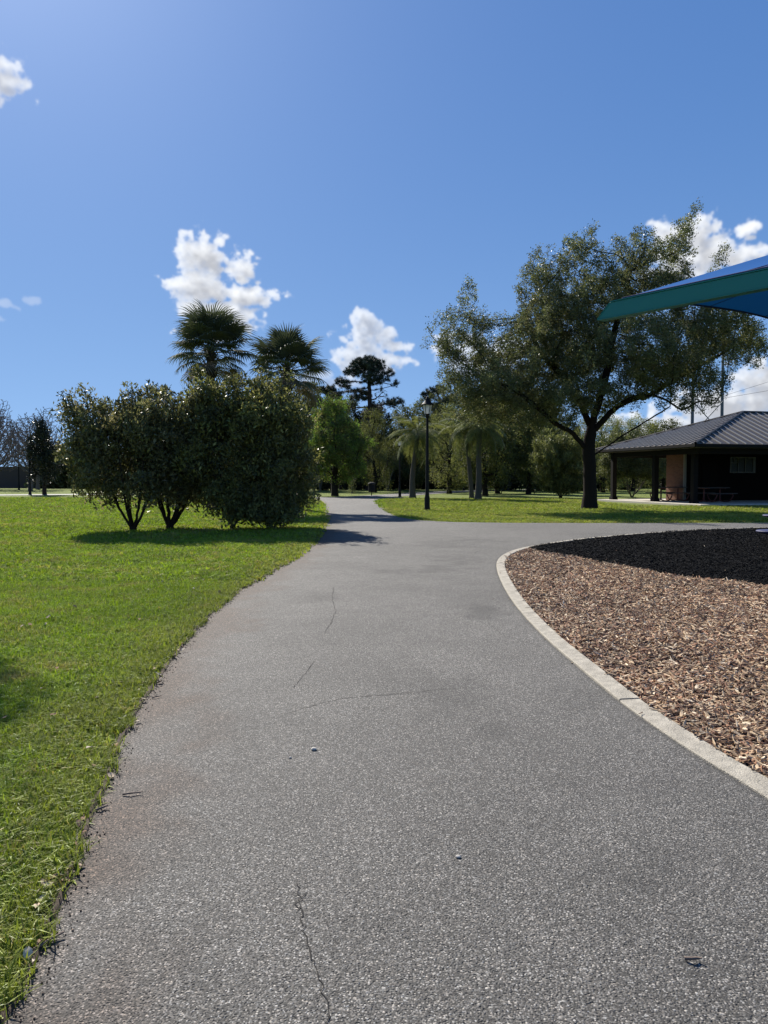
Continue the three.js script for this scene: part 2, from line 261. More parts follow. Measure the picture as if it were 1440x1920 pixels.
// ---------------------------------------------------------------- concrete kerb round the play area, cast in lengths
{
  const kerb = new THREE.Group(); kerb.name = 'concrete_kerb'; scene.add(kerb); tag(kerb, 'cream concrete kerb edging between asphalt and playground mulch', 'kerb', null, 'structure');
  const n = periodic(128, 512, 12), n2 = periodic(14, 512, 13), n3 = periodic(300, 512, 15);
  const map = texture(512, (x, y) => { const k = .34 + .13 * (n(x, y) - .5) + .14 * (n2(x, y) - .5) + .16 * (n3(x, y) - .5) - (n3(x + 9, y) > .93 ? .15 : 0); return [toS(k), toS(k * .91), toS(k * .74)]; }, true, 1.4, 1.4);
  const bump = texture(512, (x, y) => { const k = n3(x, y) * .6 + n(x, y) * .4; return [k, k, k]; }, false, 1.4, 1.4);
  const mat = new THREE.MeshStandardMaterial({ map, bumpMap: bump, bumpScale: .004, roughness: .92, side: THREE.DoubleSide });
  const section = [[0, -.06], [0, .030], [.008, .037], [KERB_W - .010, .040], [KERB_W, .031], [KERB_W, -.06]];
  const at0 = kerbPts.findIndex((q) => -q.z > 4.66), per = Math.round(1.5 / kerbLen * KN), rk = rngOf(4);
  let start = at0 % per;
  for (let s = start - per; s < KN; s += per) {
    const a = Math.max(0, s), b = Math.min(KN, s + per), m = new MB(), lift = (rk() - .5) * .006;
    if (b - a < 3) continue;
    for (let k = a; k <= b; k++) {
      let q = kerbPts[k].clone(), nn = kerbNormal[k];
      if (k === a || k === b) q.lerp(kerbPts[k === a ? k + 1 : k - 1], .05);
      section.forEach(([o, y], i) => { const wob = i > 0 && i < 5 ? (noise2(k * .9, i * 7) - .5) * .0015 : 0; m.v(q.x + nn.x * (o + wob), y + lift + wob, q.z + nn.z * (o + wob), null, [k / KN * kerbLen, o + y]); });
      if (k > a) for (let i = 0; i < 5; i++) { const w = (k - a - 1) * 6 + i; m.quad(w, w + 6, w + 7, w + 1); }
      if (k === a || k === b) { const e = (k - a) * 6; m.tri(e, e + 1, e + 2); m.tri(e, e + 2, e + 3); m.tri(e, e + 3, e + 4); m.tri(e, e + 4, e + 5); }
    }
    const g = m.geo(true); part('kerb_length', g, mat, kerb);
  }
}

// ---------------------------------------------------------------- playground bed: wood chips and black rubber mulch
{
  const ds = [...range(-4, 3, .5), ...range(3.1, 22, .12)];
  const xl = (d) => d < 12.4 ? interp(kMid.filter((q) => q[1] < 12.47), 1, 0, d) : interp(kMid.filter((q) => q[1] >= 12.3), 1, 0, d);
  const high = (x, d) => Math.max(.006, .013 + .045 * (fbm(x * 1.3, d * 1.3, 3) - .5) + .008 * (noise2(x * 9, d * 9) - .5));
  const n3 = periodic(150, 512, 31), n2 = periodic(60, 512, 33);
  const map = texture(512, (x, y) => { const k = .35 + .9 * n3(x, y) * (.5 + n2(x, y)); return [toS(.085 * k), toS(.050 * k), toS(.034 * k)]; }, true, 1, 1);
  top('wood_chip_bed', sheet(ds, xl, () => 20, 110, high, null, 1.8), new THREE.MeshStandardMaterial({ map, roughness: 1, side: THREE.DoubleSide }), 'brown soil bed under the wood chips inside the kerb', 'ground', null, 'structure');
  const bl = (d) => Math.max(xl(d), blackX(d));
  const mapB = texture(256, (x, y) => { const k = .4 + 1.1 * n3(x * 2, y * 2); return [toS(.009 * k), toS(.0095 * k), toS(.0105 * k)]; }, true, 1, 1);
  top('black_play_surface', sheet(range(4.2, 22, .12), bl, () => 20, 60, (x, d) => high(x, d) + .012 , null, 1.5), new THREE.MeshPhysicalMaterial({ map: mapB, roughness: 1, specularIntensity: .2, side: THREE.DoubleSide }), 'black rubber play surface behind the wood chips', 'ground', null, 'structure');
  // chips: slivers of shredded wood, bent and splintered at the ends
  const chip = (len, wid, thick, seed) => { const r = rngOf(seed), m = new MB(), n = 4, ring = []; const bend = (r() - .5) * .5, tw = (r() - .5) * 1.2; for (let k = 0; k <= n; k++) { const t = k / n - .5, w = wid * (1 - Math.pow(Math.abs(t) * 2, 3) * (.5 + r() * .45)) * .5, y = bend * len * (t * t - .12), a = tw * t, c = Math.cos(a), s = Math.sin(a); ring.push([[-w, -thick / 2], [w, -thick / 2], [w * .8, thick / 2], [-w * .8, thick / 2]].map(([z, h]) => m.v(t * len, y + h * c + z * s, z * c - h * s))); if (k) for (let j = 0; j < 4; j++) m.quad(ring[k - 1][j], ring[k - 1][(j + 1) % 4], ring[k][(j + 1) % 4], ring[k][j]); } m.quad(...ring[0]); m.quad(...ring[n]); return m.geo(true); };
  const shapes = [chip(.062, .011, .004, 1), chip(.045, .015, .004, 2), chip(.085, .007, .004, 3), chip(.03, .017, .006, 4)];
  const pal = [[.50, .38, .26], [.38, .26, .165], [.29, .155, .095], [.18, .105, .068], [.06, .037, .027], [.66, .55, .42], [.34, .20, .135]], wts = [.24, .23, .13, .14, .11, .09, .06];
  const pick = (r) => { let t = r(); for (let i = 0; i < wts.length; i++) { t -= wts[i]; if (t < 0) return pal[i]; } return pal[0]; };
  const chipsB = shapes.map(() => []), chipsK = shapes.map(() => []), r = rngOf(88);
  const addChips = (x0, x1, d0, d1, per, size) => {
    const n = Math.round((x1 - x0) * (d1 - d0) * per);
    for (let i = 0; i < n; i++) {
      const x = lerp(x0, x1, r()), d = lerp(d0, d1, r());
      if (!inMulch(x, d, -.005)) continue;
      if (x > .5 * Math.max(d, 2) + 2.2) continue;
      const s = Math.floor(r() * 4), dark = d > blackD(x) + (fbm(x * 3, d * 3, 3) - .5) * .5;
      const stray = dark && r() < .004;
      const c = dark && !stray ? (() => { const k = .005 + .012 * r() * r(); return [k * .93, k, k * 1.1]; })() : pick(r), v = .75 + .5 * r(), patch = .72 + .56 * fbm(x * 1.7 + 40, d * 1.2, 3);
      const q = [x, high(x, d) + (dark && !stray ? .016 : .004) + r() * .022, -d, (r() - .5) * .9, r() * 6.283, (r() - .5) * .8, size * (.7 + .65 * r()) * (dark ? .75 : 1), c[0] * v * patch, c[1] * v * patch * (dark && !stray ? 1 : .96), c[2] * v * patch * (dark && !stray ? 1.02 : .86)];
      (dark && !stray ? chipsK : chipsB)[s].push(q);
    }
  };
  addChips(1.3, 4.6, 2.4, 5.2, 3000, .98); addChips(1.3, 6.2, 5.2, 8, 2300, 1.05); addChips(1.3, 8.2, 8, 12, 1500, 1.2); addChips(1.3, 10.4, 12, 16, 900, 1.4); addChips(3, 12.5, 16, 22, 500, 1.7);
  for (let k = 0; k < 80; k++) { const i = 60 + Math.floor(r() * 330), q = kerbPts[i], n = kerbNormal[i], o = KERB_W - Math.pow(r(), 2.2) * .35, y = o < 0 ? PATH_Y + .004 : .044, c = pick(r), z = .35 + .4 * r(); chipsB[k % 4].push([q.x + n.x * o, y, q.z + n.z * o, (r() - .5) * .2, r() * 6.28, (r() - .5) * .2, z, c[0] * .6, c[1] * .58, c[2] * .5]); }
  const mat = std(1, 1, 1, .85), matB = new THREE.MeshPhysicalMaterial({ color: 0xffffff, roughness: 1, specularIntensity: .25, side: THREE.DoubleSide });
  const gB = new THREE.Group(); gB.name = 'wood_chips'; scene.add(gB); tag(gB, 'loose brown shredded wood chips filling the kerbed bed', 'mulch', null, 'stuff'); shapes.forEach((g, k) => instances('chips', g, mat, chipsB[k], gB));
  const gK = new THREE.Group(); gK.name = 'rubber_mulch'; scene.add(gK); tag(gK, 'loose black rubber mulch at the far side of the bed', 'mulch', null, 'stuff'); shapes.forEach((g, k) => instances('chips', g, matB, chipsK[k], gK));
}

// ---------------------------------------------------------------- grass
{
  const tuft = (n, len, wid, spread, seed, lay) => { const r = rngOf(seed), m = new MB(); for (let k = 0; k < n; k++) { const a = r() * 6.283, rr = Math.sqrt(r()) * spread, bx = Math.cos(a) * rr, bz = Math.sin(a) * rr, dir = r() * 6.283, lean = lay * (.35 + .9 * r()), L = len * (.55 + .6 * r()), w = wid * (.7 + .5 * r()) / 2, px = -Math.sin(dir), pz = Math.cos(dir), cx = Math.cos(dir), cz = Math.sin(dir); const at = (t) => [bx + cx * lean * L * t * t, L * t * (1 - .35 * lean * t * t), bz + cz * lean * L * t * t]; const q = [0, .5, 1].map(at); const v = []; for (const [j, s] of [[0, .8], [1, 1]]) { v.push(m.v(q[j][0] - px * w * s, q[j][1], q[j][2] - pz * w * s), m.v(q[j][0] + px * w * s, q[j][1], q[j][2] + pz * w * s)); } v.push(m.v(...q[2])); m.quad(v[0], v[1], v[3], v[2]); m.tri(v[2], v[3], v[4]); } return m.geo(); };
  const kinds = [tuft(12, .080, .0055, .05, 1, .9), tuft(10, .062, .006, .05, 2, 1.2), tuft(14, .052, .005, .06, 3, .7)];
  const big = [tuft(14, .07, .014, .11, 4, .9), tuft(12, .055, .016, .12, 5, 1.1)];
  const mat = leafMat(.42, .95), lists = [...kinds, ...big].map(() => []), r = rngOf(55);
  const colour = (x, d) => {
    const a = fbm(x * .8, d * .8 + 60, 4), b = fbm(x * 3.1 + 9, d * 3.1, 3), dry = smooth(.54, .74, b * .6 + a * .4 + (r() - .5) * .25);
    const edge = d < 24 && x < 0 ? leftX(d) - x : 9, worn = x > 0 ? .15 + .3 * a : (1 - smooth(.05, .65, edge + (b - .5) * 1.1)) * .36, brown = clamp(Math.max(dry * .8, worn) + (r() < .05 ? .7 : 0)), k = (.55 + .8 * r()) * (.75 + .5 * a);
    return [lerp(.222, .33, brown) * k, lerp(.325, .28, brown) * k, lerp(.010, .07, brown) * k];
  };
  const sow = (x0, x1, d0, d1, per, ok, kindSet, size) => { const n = Math.round((x1 - x0) * (d1 - d0) * per); for (let i = 0; i < n; i++) { const x = lerp(x0, x1, r()), d = lerp(d0, d1, r()); if (!ok(x, d)) continue; const bare = fbm(x * 2.2 + 70, d * 2.2 + 3, 3); if (bare > .74 && r() < .75 && d < 12) continue; lists[kindSet[Math.floor(r() * kindSet.length)]].push([x, x < 0 && d < 20 && leftX(d) - x < .06 ? .012 : -.004, -d, (r() - .5) * .3, r() * 6.283, (r() - .5) * .3, size * (.7 + .6 * r()), ...colour(x, d)]); } };
  const leftLawn = (x, d) => x < leftX(d) + .012 - .05 * noise2(d * 5, 3) && x > -.52 * Math.max(d, 2) - 1.8;
  sow(-4.8, -.9, 1, 5, 2500, leftLawn, [0, 1, 2], .85);
  sow(-7.5, -1.2, 5, 10, 1500, leftLawn, [0, 1, 2], 1);
  sow(-11, -1.3, 10, 17, 420, leftLawn, [0, 3, 4], 1.05);
  sow(-16, -1.3, 17, 30, 120, leftLawn, [3, 4], 1.25);
  sow(-30, -1.6, 30, 52, 38, leftLawn, [3, 4], 1.7);
  sow(-.6, 17, 23, 32, 170, (x, d) => isGrassRight(x, d), [3, 4], 1.1);
  sow(-.6, 21, 32, 50, 55, (x, d) => isGrassRight(x, d) && !(x > 12 && d < 50 && d > 37), [3, 4], 1.5);
  const g = new THREE.Group(); g.name = 'grass'; scene.add(g); tag(g, 'short green grass blades of the lawn, dry along the path edge', 'grass', null, 'stuff');
  [...kinds, ...big].forEach((q, k) => instances('blades', q, mat, lists[k], g));
  // soil and thatch lip at the lawn edge
  const m = new MB(), rr = rngOf(7); range(0, 24, .05).forEach((d, k) => { const x = leftX(d), w = noise2(d * 6, 1), o = .022 * (w - .3); m.v(x + .014 + o, PATH_Y + .001, -d, null, [x, d]); m.v(x + .002 + o, PATH_Y + .010 + .012 * noise2(d * 9, 4), -d, null, [x + .1, d]); m.v(x - .045, -.003, -d, null, [x + .2, d]); if (k) { const i = k * 3; m.quad(i - 3, i - 2, i + 1, i); m.quad(i - 2, i - 1, i + 2, i + 1); } });
  const crumb = new THREE.IcosahedronGeometry(.0036, 0), cl0 = []; for (let k = 0; k < 4200; k++) { const d = 1.4 + 19 * Math.pow(rr(), 1.5), u = rr(), x = leftX(d) + .022 * (noise2(d * 6, 1) - .3) + (u * u * u * .10 - .012), c = .5 + rr(), q = rr() < .2 ? 3 : 1; cl0.push([x, PATH_Y + .002, -d, rr() * 6, rr() * 6, rr() * 6, (.35 + .9 * rr() * rr()) * (1 + d * .05), .085 * c * q, .060 * c * q, .040 * c * q]); }
  tag(instances('soil_crumbs', crumb, std(1, 1, 1, 1), cl0, scene), 'dark soil crumbs and thatch bits spilled along the lawn edge', 'soil', null, 'stuff');
  const n3 = periodic(80, 256, 44); top('soil_edge', m.geo(), new THREE.MeshStandardMaterial({ map: texture(256, (x, y) => { const k = .3 + 1.2 * n3(x, y); return [toS(.055 * k), toS(.038 * k), toS(.026 * k)]; }, true, 3, 3), roughness: 1, side: THREE.DoubleSide }), 'dark soil lip where the lawn meets the asphalt', 'soil', null, 'structure');
}

// ---------------------------------------------------------------- growing trees
// Branches grow from given stems towards points spread through the crown's lobes, then thicken by the pipe rule.
function grow({ seed, stems, lobes, attract, step, reach, kill, tip, base, expo = 2.3, droop = 0, shell = .45, maxIter = 160 }) {
  const r = rngOf(seed), nodes = [];
  const add = (p, parent) => { nodes.push({ p, parent, kids: 0, r: 0 }); if (parent >= 0) nodes[parent].kids++; return nodes.length - 1; };
  stems.forEach((s) => { let from = s.from !== undefined ? s.from(nodes) : -1; const pts = s.pts.map((q) => V(...q)); if (from < 0 && nodes.length && s.join !== false) { let bd = 1e9; nodes.forEach((n, i) => { const d = n.p.distanceToSquared(pts[0]); if (d < bd) { bd = d; from = i; } }); } if (from < 0) from = add(pts[0].clone(), -1); const c = pts.length > 2 ? new THREE.CatmullRomCurve3(pts) : new THREE.LineCurve3(pts[0], pts[pts.length - 1]); const n = Math.max(2, Math.round(c.getLength() / step)); for (let k = 1; k <= n; k++) { const q = c.getPoint(k / n); q.x += (r() - .5) * step * .18; q.z += (r() - .5) * step * .18; from = add(q, from); } });
  const vol = lobes.map((l) => l.r[0] * l.r[1] * l.r[2]), tot = vol.reduce((a, b) => a + b, 0), A = [];
  lobes.forEach((l, li) => { const n = Math.max(4, Math.round(attract * Math.pow(vol[li] / tot, .85) * (l.k ?? 1) * 1.25)); for (let k = 0; k < n; k++) { const u = r() * 2 - 1, a = r() * 6.283, q = Math.sqrt(1 - u * u), R = Math.pow(r(), shell) * (1 + .12 * (r() - .5)); A.push({ p: V(l.c[0] + Math.cos(a) * q * R * l.r[0], l.c[1] + u * R * l.r[1], l.c[2] + Math.sin(a) * q * R * l.r[2]), n: -1, d: 1e9 }); } });
  let fresh = 0;
  for (let it = 0; it < maxIter && A.length; it++) {
    const last = nodes.length, pull = new Map();
    for (let j = A.length - 1; j >= 0; j--) { const a = A[j]; for (let i = fresh; i < last; i++) { const d = nodes[i].p.distanceToSquared(a.p); if (d < a.d) { a.d = d; a.n = i; } } if (a.d < kill * kill) { A[j] = A[A.length - 1]; A.pop(); continue; } }
    for (const a of A) { const rr = it < 25 ? 1e9 : reach; if (a.d > rr * rr) continue; let v = pull.get(a.n); if (!v) pull.set(a.n, v = V()); v.add(V().subVectors(a.p, nodes[a.n].p).normalize()); }
    fresh = last;
    if (!pull.size) break;
    for (const [i, v] of pull) { v.normalize(); v.x += (r() - .5) * .35; v.y += (r() - .5) * .3 - droop; v.z += (r() - .5) * .35; v.normalize().multiplyScalar(step * (.85 + .3 * r())); if (nodes[i].kids > 3) continue; add(nodes[i].p.clone().add(v), i); }
    if (nodes.length > 9000) break;
  }
  const acc = new Float64Array(nodes.length);
  for (let i = nodes.length - 1; i >= 0; i--) { const n = nodes[i]; n.r = n.kids ? Math.pow(acc[i], 1 / expo) : tip; if (n.parent >= 0) acc[n.parent] += Math.pow(n.r, expo); }
  const big = nodes[0].r; for (const n of nodes) n.r = tip + (n.r - tip) * (base - tip) / Math.max(1e-6, big - tip);
  return nodes;
}
function limbs(nodes, sidesMax = 8, minR = 0, flare = 1) {
  const kids = nodes.map(() => []), m = new MB(); nodes.forEach((n, i) => { if (n.parent >= 0) kids[n.parent].push(i); });
  const starts = nodes.map((n, i) => n.parent < 0 ? [i] : null).filter(Boolean);
  while (starts.length) {
    const c = starts.pop(); let i = c[c.length - 1];
    for (;;) { const k = kids[i]; if (!k.length) break; k.sort((a, b) => nodes[b].r - nodes[a].r); for (let j = 1; j < k.length; j++) starts.push([i, k[j]]); i = k[0]; c.push(i); }
    if (nodes[c[Math.min(1, c.length - 1)]].r < minR || c.length < 2) continue;
    const rad = c.map((q, k) => (k === 0 && c.length > 1 && nodes[c[0]].parent >= 0 ? nodes[c[1]].r : nodes[q].r)), big = rad[0] > .06;
    if (nodes[c[0]].parent < 0) rad.forEach((v, k) => { const h = nodes[c[k]].p.y; rad[k] = v * (1 + (flare - 1) * Math.exp(-Math.max(0, h) / (v * 1.6))); });
    m.tube(c.map((q) => nodes[q].p), rad, big ? sidesMax : rad[0] > .02 ? 5 : 3);
  }
  return m.geo();
}
function cluster(n, len, wid, spread, seed, { fold = .25, up = .4, along = .8 } = {}) {     // a twig end with n leaves
  const r = rngOf(seed), m = new MB(), X = V(), Y = V(), Z = V(), o = V();
  for (let k = 0; k < n; k++) {
    o.set((r() - .5) * spread, (r() - .5) * spread * 2 * along, (r() - .5) * spread);
    Y.set(r() - .5, r() - .5 + up * .5, r() - .5).normalize(); Z.set(r() - .5, r() - .5, r() - .5).normalize(); X.crossVectors(Y, Z).normalize(); Z.crossVectors(X, Y);
    const L = len * (.7 + .6 * r()), w = wid * (.7 + .6 * r()) / 2, f = fold * w;
    const a = m.v(o.x, o.y, o.z), b = m.v(o.x + Y.x * L * .5 + X.x * w + Z.x * f, o.y + Y.y * L * .5 + X.y * w + Z.y * f, o.z + Y.z * L * .5 + X.z * w + Z.z * f), c = m.v(o.x + Y.x * L, o.y + Y.y * L, o.z + Y.z * L), d = m.v(o.x + Y.x * L * .5 - X.x * w + Z.x * f, o.y + Y.y * L * .5 - X.y * w + Z.y * f, o.z + Y.z * L * .5 - X.z * w + Z.z * f);
    m.tri(a, b, c); m.tri(a, c, d);
  }
  return m.geo();
}
function leaves(nodes, { seed, maxR, per, jitter, size, colours, minY = -9, tipsOnly = false, clump = 0 }) {
  const r = rngOf(seed), out = [];
  nodes.forEach((n) => {
    if (n.r > maxR || n.p.y < minY || n.parent < 0 || (tipsOnly && n.kids)) return;
    const cn = clump ? noise2(n.p.x * clump + n.p.z * clump * .6 + 13, n.p.y * clump * 1.2 + n.p.z * clump * .8 + 7) : .5; if (clump && cn < .27) return;
    let k = clump ? per * (.45 + 1.1 * cn) : per; while (k > 0) { if (k < 1 && r() > k) break; k--; const c = colours[Math.floor(r() * colours.length)], v = (.7 + .6 * r()) * (.7 + .6 * cn); out.push([n.p.x + (r() - .5) * jitter, n.p.y + (r() - .5) * jitter, n.p.z + (r() - .5) * jitter, (r() - .5) * 2.2, r() * 6.283, (r() - .5) * 2.2, size * (.75 + .5 * r()), c[0] * v, c[1] * v, c[2] * v]); }
  });
  return out;
}
const bark = (r, g, b) => new THREE.MeshPhysicalMaterial({ color: lin(r, g, b), roughness: 1, specularIntensity: .25, side: THREE.DoubleSide });
const barkOak = bark(.020, .015, .012), barkGrey = bark(.11, .098, .082), barkDark = bark(.026, .021, .017), barkPine = bark(.050, .036, .028), barkPale = bark(.16, .14, .118), barkPalm = bark(.05, .042, .034);
const thinLeaf = leafMat(.55, .93), gloss = leafMat(0, .42), glossy = leafMat(0, .5), soft = leafMat(.5, .95), softer = leafMat(.45, .95);

// ---------------------------------------------------------------- live oak by the pavilion
{
  const S = .02334, o = (px, py, z = 0) => [(px - 1105) * S, 1.4 + (895 - py) * S, z], L = (px, py, rx, ry, z, rz, k) => ({ c: o(px, py, z), r: [rx * S, ry * S, rz], k });
  const t = thing('oak_tree', 'large spreading live oak with dark trunk beside the pavilion', 'tree', [8.99, 0, -33.65]);
  const nodes = grow({
    seed: 3, step: .26, reach: 2.2, kill: .36, attract: 5200, tip: .006, base: .28, expo: 1.95, shell: .5,
    stems: [{ pts: [[0, -.1, 0], [.02, 1.2, 0], [-.05, 2.6, 0], [.05, 3.7, 0]] },
      { pts: [[-.05, 2.5, 0], o(1068, 812, .2), o(1035, 796, .5), o(1000, 770, .9), o(950, 735, 1.2)] },
      { pts: [[.05, 3.5, 0], o(1075, 730, -.3), o(1020, 660, -.8), o(990, 590, -1)] },
      { pts: [[.05, 3.6, 0], o(1125, 720, .4), o(1140, 620, .8), o(1170, 520, .6)] },
      { pts: [[.05, 3.3, 0], o(1150, 765, .3), o(1205, 745, .6), o(1240, 757, .7), o(1262, 772, .8), o(1290, 758, .9), o(1320, 762, 1)] },
      { pts: [o(1190, 752, .5), o(1230, 735, -.4), o(1290, 700, -.8), o(1350, 668, -1.2), o(1420, 630, -1.5)] },
      { pts: [[.06, 2.3, 0], o(1130, 838, .5), o(1165, 812, .9), o(1200, 788, 1.4), o(1225, 770, 1.8)] }],
    lobes: ((a) => [...a, ...sprigs(a, 12, 60, .26, .62)])([L(860, 655, 52, 62, .6, 1.6), L(880, 610, 30, 42, .2, 1.0, .8), L(815, 655, 26, 18, .4, .6, .6), L(915, 735, 85, 48, 1, 2.2), L(935, 680, 60, 48, -.5, 2), L(1010, 640, 70, 70, -.5, 2.6), L(1020, 540, 52, 60, -.8, 2.0, .9), L(1070, 500, 45, 48, .3, 1.6, .85), L(1095, 575, 75, 70, 0, 3.2), L(1185, 500, 42, 62, .6, 1.8, .75), L(1268, 475, 26, 62, 0, 1.2, .75), L(1225, 560, 75, 62, -.6, 3), L(1300, 600, 70, 52, 1, 2.8), L(1355, 530, 34, 42, -.5, 1.2, .55), L(1375, 625, 55, 42, -1, 2.2), L(1425, 650, 42, 32, -1.2, 1.6), L(1150, 670, 120, 62, 1.2, 3.6), L(1110, 640, 110, 70, -2, 3.2), L(1250, 690, 85, 42, 0, 3.0), L(1010, 725, 75, 45, -1.5, 2.6), L(1060, 745, 60, 35, 2.0, 2), L(1300, 715, 55, 28, .6, 1.8, .8), L(965, 790, 50, 26, .8, 1.4, .9), L(885, 778, 45, 24, .6, 1.4, .9), L(845, 715, 35, 28, .8, 1.2, .8), L(1150, 745, 80, 24, -1, 2.4, .8), L(1280, 765, 40, 14, 1, 1, .5)]),
  });
  part('trunk', limbs(nodes, 10, 0, 1.45), barkOak, t);
  const l = leaves(nodes, { seed: 5, maxR: .03, per: 8, jitter: .44, size: 1, clump: 1.5, colours: [[.12, .138, .046], [.098, .116, .038], [.165, .175, .064], [.076, .092, .03], [.15, .148, .052]] });
  instances('crown', cluster(13, .085, .036, .17, 2), gloss, l.filter((_, i) => i % 5 < 1), t); instances('crown', cluster(11, .085, .038, .2, 7), thinLeaf, l.filter((_, i) => i % 5 >= 1), t);
  
}

// ---------------------------------------------------------------- multi-stemmed shrubs on the left
// slim upright shoots that break the outline of a crown
function sprigs(lobes, seed, n, w, h) { const r = rngOf(seed), out = []; for (let k = 0; k < n; k++) { const l = lobes[Math.floor(r() * lobes.length)], a = r() * 6.283, u = .15 + .85 * r(), q = Math.sqrt(1 - u * u); out.push({ c: [l.c[0] + Math.cos(a) * q * l.r[0] * 1.02, l.c[1] + u * l.r[1] + h * .5, l.c[2] + Math.sin(a) * q * l.r[2] * 1.02], r: [w * (.6 + .8 * r()), h * (.6 + .8 * r()), w], k: .9 }); } return out; }
function shrub(name, label, [x, d], { seed, h, rx, rz, lean = 0, stems = 7, lobes, attract = 1100, colours, mat = glossy, leaf, barkM = barkDark, group, per = 4.6, spreadLow = .35, step = .17, baseR = .07, cat = 'shrub', sprig = 46, tall = name === 'large_shrub' ? .9 : 1 }) {
  const t = thing(name, label, cat, [x, 0, -d], 0, group), r = rngOf(seed), st = [{ pts: [[0, -.05, 0], [.02, .1, 0], [lean * .1, .25, 0]] }];
  lobes = [...lobes, ...sprigs(lobes, seed + 9, sprig, h * .030, h * .10)];
  for (let k = 0; k < stems; k++) { const a = k / stems * 6.283 + r(), o = (.45 + .55 * r()), ex = Math.cos(a) * rx * .55 * o + lean * .5, ez = Math.sin(a) * rz * .55 * o; st.push({ from: () => 0, pts: [[0, .02, 0], [ex * .45, h * .13, ez * .45], [ex * .85, h * .30, ez * .85], [ex * 1.1, h * .5, ez * 1.1]] }); }
  const nodes = grow({ seed: seed + 1, stems: st, lobes, attract, step, reach: 1.3, kill: .26, tip: .005, base: baseR, expo: 2.2, shell: .5 });
  part('stems', limbs(nodes, 7, 0, 1.1), barkM, t);
  const l = leaves(nodes, { seed: seed + 2, maxR: .016, per, jitter: .34, size: 1, colours, minY: .25, clump: 9.5 / h });
  const lg = leaf ?? cluster(12, .125, .042, .20, 4, { up: .7 });
  t.scale.y = tall;
  instances('crown', lg, glossy, l.filter((_, i) => i % 3 === 0), t); instances('crown', lg, thinLeaf, l.filter((_, i) => i % 3), t);
  return t;
}
{
  const cA = [[.125, .13, .048], [.15, .15, .054], [.095, .10, .036], [.22, .20, .085]], cB = [[.165, .17, .044], [.13, .14, .038], [.21, .205, .06], [.105, .113, .035]];
  shrub('large_shrub', 'open airy dark shrub on slanting stems, next to the open lawn', [-6.46, 19.77], { seed: 41, h: 4, rx: 1.5, rz: 1.5, stems: 6, colours: cA, attract: 1200, lobes: [{ c: [-.85, 2.75, 0], r: [1.0, .95, 1.2] }, { c: [-1.3, 3.3, .2], r: [.5, .55, .6], k: .6 }, { c: [-1.0, 2.0, .2], r: [.8, .8, 1.0] }, { c: [.5, 2.7, .1], r: [1.0, 1.0, 1.2] }, { c: [-.7, 1.7, .2], r: [.9, .8, 1.1] }, { c: [.4, 1.8, -.2], r: [.9, .8, 1.1] }, { c: [-.75, 1.0, 0], r: [.7, .35, .7], k: .6 }, { c: [.5, 3.35, 0], r: [.6, .55, .6], k: .8 }, { c: [0, 3.1, .1], r: [.8, .6, .8], k: .8 }, { c: [.1, 1.15, .2], r: [.9, .4, .9], k: .6 }], group: 'large shrubs beside the path bend' });
  shrub('large_shrub', 'dark shrub with one thick stem base between the airy and the dense shrubs', [-5.75, 20.6], { seed: 51, h: 4, rx: 1.4, rz: 1.4, stems: 6, colours: cA, attract: 1200, baseR: .12, lobes: [{ c: [.1, 2.8, 0], r: [1.2, .95, 1.3] }, { c: [.7, 3.2, .1], r: [.7, .75, .9] }, { c: [-.3, 3.4, 0], r: [.5, .5, .6], k: .6 }, { c: [.2, 1.8, 0], r: [1.1, .8, 1.2] }, { c: [.1, 1.1, -.1], r: [1.0, .5, .9], k: .9 }], group: 'large shrubs beside the path bend' });
  shrub('large_shrub', 'dense olive-green shrub with stems leaning towards the lawn', [-4.1, 20.8], { seed: 61, h: 4.4, rx: 1.7, rz: 1.7, stems: 7, colours: cB, attract: 1500, lobes: [{ c: [-.4, 3.1, .1], r: [1.2, 1.15, 1.3] }, { c: [.6, 3.0, .1], r: [1.1, 1.1, 1.3] }, { c: [-.5, 2.0, .3], r: [1.1, .9, 1.3] }, { c: [.4, 1.7, .2], r: [1.2, 1.0, 1.3] }, { c: [.1, 3.85, 0], r: [.85, .65, .9] }, { c: [-.7, 3.5, .2], r: [.6, .55, .7] }, { c: [0, .9, .5], r: [.9, .55, .9], k: 1.1 }, { c: [.5, .6, .7], r: [.7, .4, .7], k: 1.1 }], group: 'large shrubs beside the path bend' });
  shrub('large_shrub', 'dense olive-green shrub hanging low beside the asphalt path', [-3.15, 21.0], { seed: 71, h: 4.2, rx: 1.4, rz: 1.5, stems: 6, colours: cB, attract: 1500, lobes: [{ c: [.2, 2.9, .1], r: [1.05, 1.15, 1.3] }, { c: [.35, 1.8, .2], r: [1.1, 1.1, 1.3] }, { c: [.3, .85, .3], r: [1.05, .65, 1.0], k: 1.2 }, { c: [-.3, .95, .5], r: [.95, .7, 1.0], k: 1.2 }, { c: [.1, .5, .6], r: [.9, .35, .8], k: 1.2 }, { c: [0, 3.75, 0], r: [.75, .6, .8] }, { c: [.7, 2.6, .2], r: [.6, .8, .8] }], group: 'large shrubs beside the path bend' });
  // litter bed under them
  const m = new MB(), n = periodic(60, 256, 91), ring = []; const c = m.v(-4.9, .03, -20.4, null, [0, 0]); for (let k = 0; k < 40; k++) { const a = k / 40 * 6.283, w = .85 + .3 * noise2(k * .6, 2); ring.push(m.v(-4.9 + Math.cos(a) * 2.9 * w, .012, -20.5 + Math.sin(a) * 1.25 * w, null, [Math.cos(a) * 3, Math.sin(a) * 1.2])); } for (let k = 0; k < 40; k++) m.tri(c, ring[k], ring[(k + 1) % 40]);
